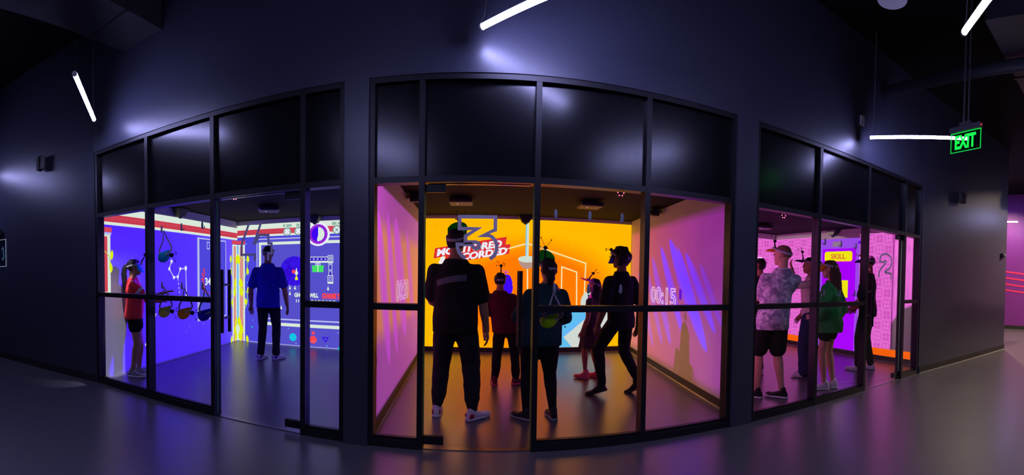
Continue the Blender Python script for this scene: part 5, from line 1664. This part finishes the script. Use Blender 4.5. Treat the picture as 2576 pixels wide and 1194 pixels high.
d3 = Person('girl in dark knee-length dress and pink shoes looking up in orange room', (1.545, 5.58), R(52), 1.385, 'tan', 1.0, .92, seed=17, head=(.1, .18, 0),
            feet=((-.07, .06, .1, 0, 0), (.07, -.07, -.1, 0, 0)),
            arms=({'wrist': (-.135, .05, .48), 'pole': (-.6, -1, 0)}, {'wrist': (.12, .06, .49), 'pole': (.6, -1, 0)}))
d3.body()
mb = MB(); rings = []
for z, rx, ry in ((.315, .150, .135), (.38, .135, .120), (.46, .115, .10), (.53, .098, .080), (.60, .082, .062), (.67, .086, .062), (.73, .092, .064), (.78, .088, .058), (.81, .066, .048), (.828, .05, .04)):
    rings.append([d3.tp(Vector((rx * d3.H * math.cos(a) * (1 + (.05 * math.sin(9 * a) if z < .5 else 0)), (-.004 + ry * (1 + (.05 * math.sin(9 * a) if z < .5 else 0)) * math.sin(a)) * d3.H, z * d3.H))) for a in [2 * PI * j / 48 for j in range(48)]])
mb.loft(rings)
for i in (0, 1): limb(mb, [d3.sho[i], lerp(d3.sho[i], d3.elb[i], .3)], [.036 * d3.H, .036 * d3.H])
d3.part('dress', mb, CL['dress'], fold=.004, fscale=.06)
d3.shoes(SH['pink'], SH['pink'], 1.1)


def long_hair(mb, hm, hh, n=1.0):
    limb(mb, [hm @ (Vector(q) * hh) for q in ((0, -.22, .1), (0, -.34, -.35), (0, -.36, -.8), (0, -.38, -1.15 * n), (0, -.38, -1.45 * n))], [x * hh for x in (.32, .33, .34, .30, .14)])
    for sg in (-1, 1):
        limb(mb, [hm @ (Vector(q) * hh) for q in ((sg * .24, -.1, .0), (sg * .30, -.14, -.45), (sg * .30, -.2, -.9), (sg * .24, -.28, -1.3 * n))], [x * hh for x in (.15, .17, .18, .08)])


d3.hair(HAIR['black'], grow=.04, extra=long_hair)
d3.headset('pink', 'headset with pink visor bill on the girl in the dress', pitch=R(6), rods=[(1, -.2, 0, .07), (1, -.5, .1, .05), (.4, .2, -.9, .075), (.2, .4, .5, .03)], stem=.10, aup=(0, -.5, 1))

k3 = Person('man all in black with bushy hair striding left in orange room', (1.66, 4.71), R(26), 1.76, 'brown', 1.0, 1.05, seed=20, head=(.10, .03, 0), lean=(-.04, -.02),
            feet=((-.18, .105, .55, .045, -.35), (.19, -.155, .2, .07, -.5)), knee=((-.45, 1, 0), (.0, 1, 0)), hip_drop=.015,
            arms=({'wrist': (-.15, .06, .48), 'pole': (-.5, -1, 0)}, {'wrist': (.155, -.02, .475), 'pole': (.5, -1, 0)}))
k3.body(); k3.top(CL['black'], 'shirt', hem=.465, sleeve=.78, loose=1.12, sl_r=.047); k3.legs(CL['night'], 'trousers', upto=1.93, r=(.055, .051, .044, .042, .040, .033, .029), fold=.009)
k3.shoes(SH['black'], SH['dark'], 1.1); k3.hair(HAIR['black'], grow=.10, low=-.35, fold=.02, fscale=.045)
k3.headset('blue', 'headset with antenna pointing forward on the man all in black', pitch=R(-66), drop=.05, rods=[(.4, .2, 1, .08), (-.2, .3, 1, .075), (-1, 0, .4, .10), (-.9, .2, .8, .09)], stem=.05, aup=(0, .9, .5))

# ---------------------------------------------------------------- pink room
m2 = Person('man in mottled lilac shirt and black shorts with arms crossed in pink room', (3.27, 3.86), R(-18), 1.85, 'fair', 1.02, 1.06, seed=23, head=(.62, .06, 0), lean=(.09, -.035),
            feet=((-.165, .03, .85, 0, 0), (.125, -.06, .8, 0, 0)),
            arms=({'wrist': (.06, .125, .665), 'pole': (-1, .1, -.6), 'dir': (1, .1, .2), 'palm': (0, -1, 0), 'curl': .7}, {'wrist': (-.07, .135, .64), 'pole': (1, .1, -.6), 'dir': (-1, .0, .5), 'palm': (0, -1, 0), 'curl': .7}))
m2.body(); m2.top(CL['mottled'], 'shirt', hem=.455, sleeve=.80, loose=1.13, sl_r=.046, flare=1.05); m2.legs(CL['shorts'], 'shorts', upto=.86, r=(.062, .062, .058), waist=.54)
MB().tube([m2.tp(Vector((0.046 * m2.H * math.cos(a), -.012 * m2.H + .043 * m2.H * math.sin(a), .846 * m2.H))) for a in [2 * PI * i / 18 for i in range(19)]], .012, 8).build('collar', CL['mottled'], m2.parts['shirt'], smooth=True)
m2.shoes(SH['black'], SH['white'], 1.1); m2.hair(HAIR['stubble'], grow=.012, low=-.15, fold=.001)
m2.headset('orange', 'headset with orange visor bill on the man in the mottled shirt', pitch=R(-14), rods=[(1, -.9, .3, .085), (1, .9, .2, .085), (1, 0, -.3, .045), (.2, -.5, .5, .03)], stem=.075)

f2 = Person('dark-clad person half hidden behind the left edge of pink room', (3.83, 4.86), R(25), 1.74, 'tan', 1.0, 1.0, seed=26, head=(.2, 0, 0),
            feet=((-.09, .02, .3, 0, 0), (.10, 0, -.3, 0, 0)))
f2.body(); f2.top(CL['charcoal'], 'shirt', hem=.47, sleeve=.75, loose=1.12); f2.legs(CL['night'], 'trousers', upto=1.94, r=(.058, .056, .050, .048, .046, .042, .042)); f2.shoes(SH['white'], SH['white'], 1.1); f2.hair(HAIR['black'], grow=.05)

h2 = Person('person in cream top and wide jeans lifting a visor in pink room', (4.47, 4.43), R(50), 1.77, 'tan', .98, .95, seed=29, head=(0, .05, 0),
            feet=((-.09, .04, .1, 0, 0), (.09, -.03, -.1, 0, 0)),
            arms=({'wrist': (-.06, .155, .90), 'pole': (-.5, .4, -1), 'dir': (.25, .3, .8), 'palm': (.3, -.9, .2), 'curl': .6}, {'wrist': (.14, .06, .5), 'pole': (.5, -1, 0)}))
h2.body(); h2.top(CL['cream'], 'top', hem=.50, sleeve=1.75, loose=1.02, sl_r=.036); h2.legs(CL['denim'], 'jeans', upto=1.97, r=(.058, .058, .056, .055, .056, .058, .060), fold=.010, fold2=.003)
h2.shoes(SH['white'], SH['white'], 1.05); h2.hair(HAIR['black'], grow=.045)
h2.headset('purple', 'headset with dark purple visor held up by the person in cream', pitch=R(-4), rods=[(.7, -.2, .9, .085), (1, -.4, .2, .075), (1, .5, .2, .06), (.3, .4, .4, .03)], stem=.11, aup=(0, .2, 1))

w2 = Person('woman with long brown hair in green sweater and black shorts in pink room', (4.13, 3.70), R(24), 1.70, 'fair', 1.02, .98, seed=32, head=(.28, -.05, 0),
            feet=((-.06, .03, .45, 0, 0), (.07, -.05, .3, 0, 0)),
            arms=({'wrist': (-.10, .11, .56), 'pole': (-.6, -1, -.2), 'dir': (.4, 1, 0)}, {'wrist': (.115, .02, .50), 'pole': (.5, -1, 0)}))
w2.body(); w2.top(CL['green'], 'sweater', hem=.455, sleeve=1.9, loose=1.30, sl_r=.056, flare=1.10, tight_wrist=True, fold=.010, fold2=.003); w2.legs(CL['shorts'], 'shorts', upto=.42, r=(.062, .060, .058))
w2.shoes(SH['white'], SH['white'], 1.05); w2.hair(HAIR['auburn'], grow=.05, extra=lambda mb, hm, hh: long_hair(mb, hm, hh, 1.35))
w2.headset('orange', 'headset with orange visor tipped down on the woman in green', pitch=R(-48), rods=[(.2, .2, 1, .06), (-.1, .6, .8, .05), (.5, -.5, .6, .04)], stem=.06, aup=(0, .7, .8))

n2 = Person('man in dark clothes and white shoes behind the pink room door', (5.47, 4.08), R(22), 1.87, 'tan', 1.0, 1.02, seed=35, head=(.05, 0, 0),
            feet=((-.09, .10, .1, 0, 0), (.09, -.06, -.1, 0, 0)),
            arms=({'wrist': (-.05, .15, .53), 'pole': (-.6, -1, -.2), 'dir': (.2, 1, -.2), 'palm': (1, 0, 0)}, {'wrist': (.09, .13, .53), 'pole': (.6, -1, -.2)}))
n2.body(); n2.top(CL['night'], 'shirt', hem=.47, sleeve=.75, loose=1.10, sl_r=.045); n2.legs(CL['night'], 'trousers', upto=1.94, r=(.055, .052, .044, .041, .040, .035, .034)); n2.shoes(SH['white'], SH['white'], 1.1); n2.hair(HAIR['black'], grow=.025, low=-.2, fold=.002)
n2.headset('purple', 'headset on the dark-clad man behind the pink room door', pitch=R(-30), rods=[(.2, .2, 1, .05), (.9, .3, .3, .05)], stem=.05, aup=(0, .8, .6))
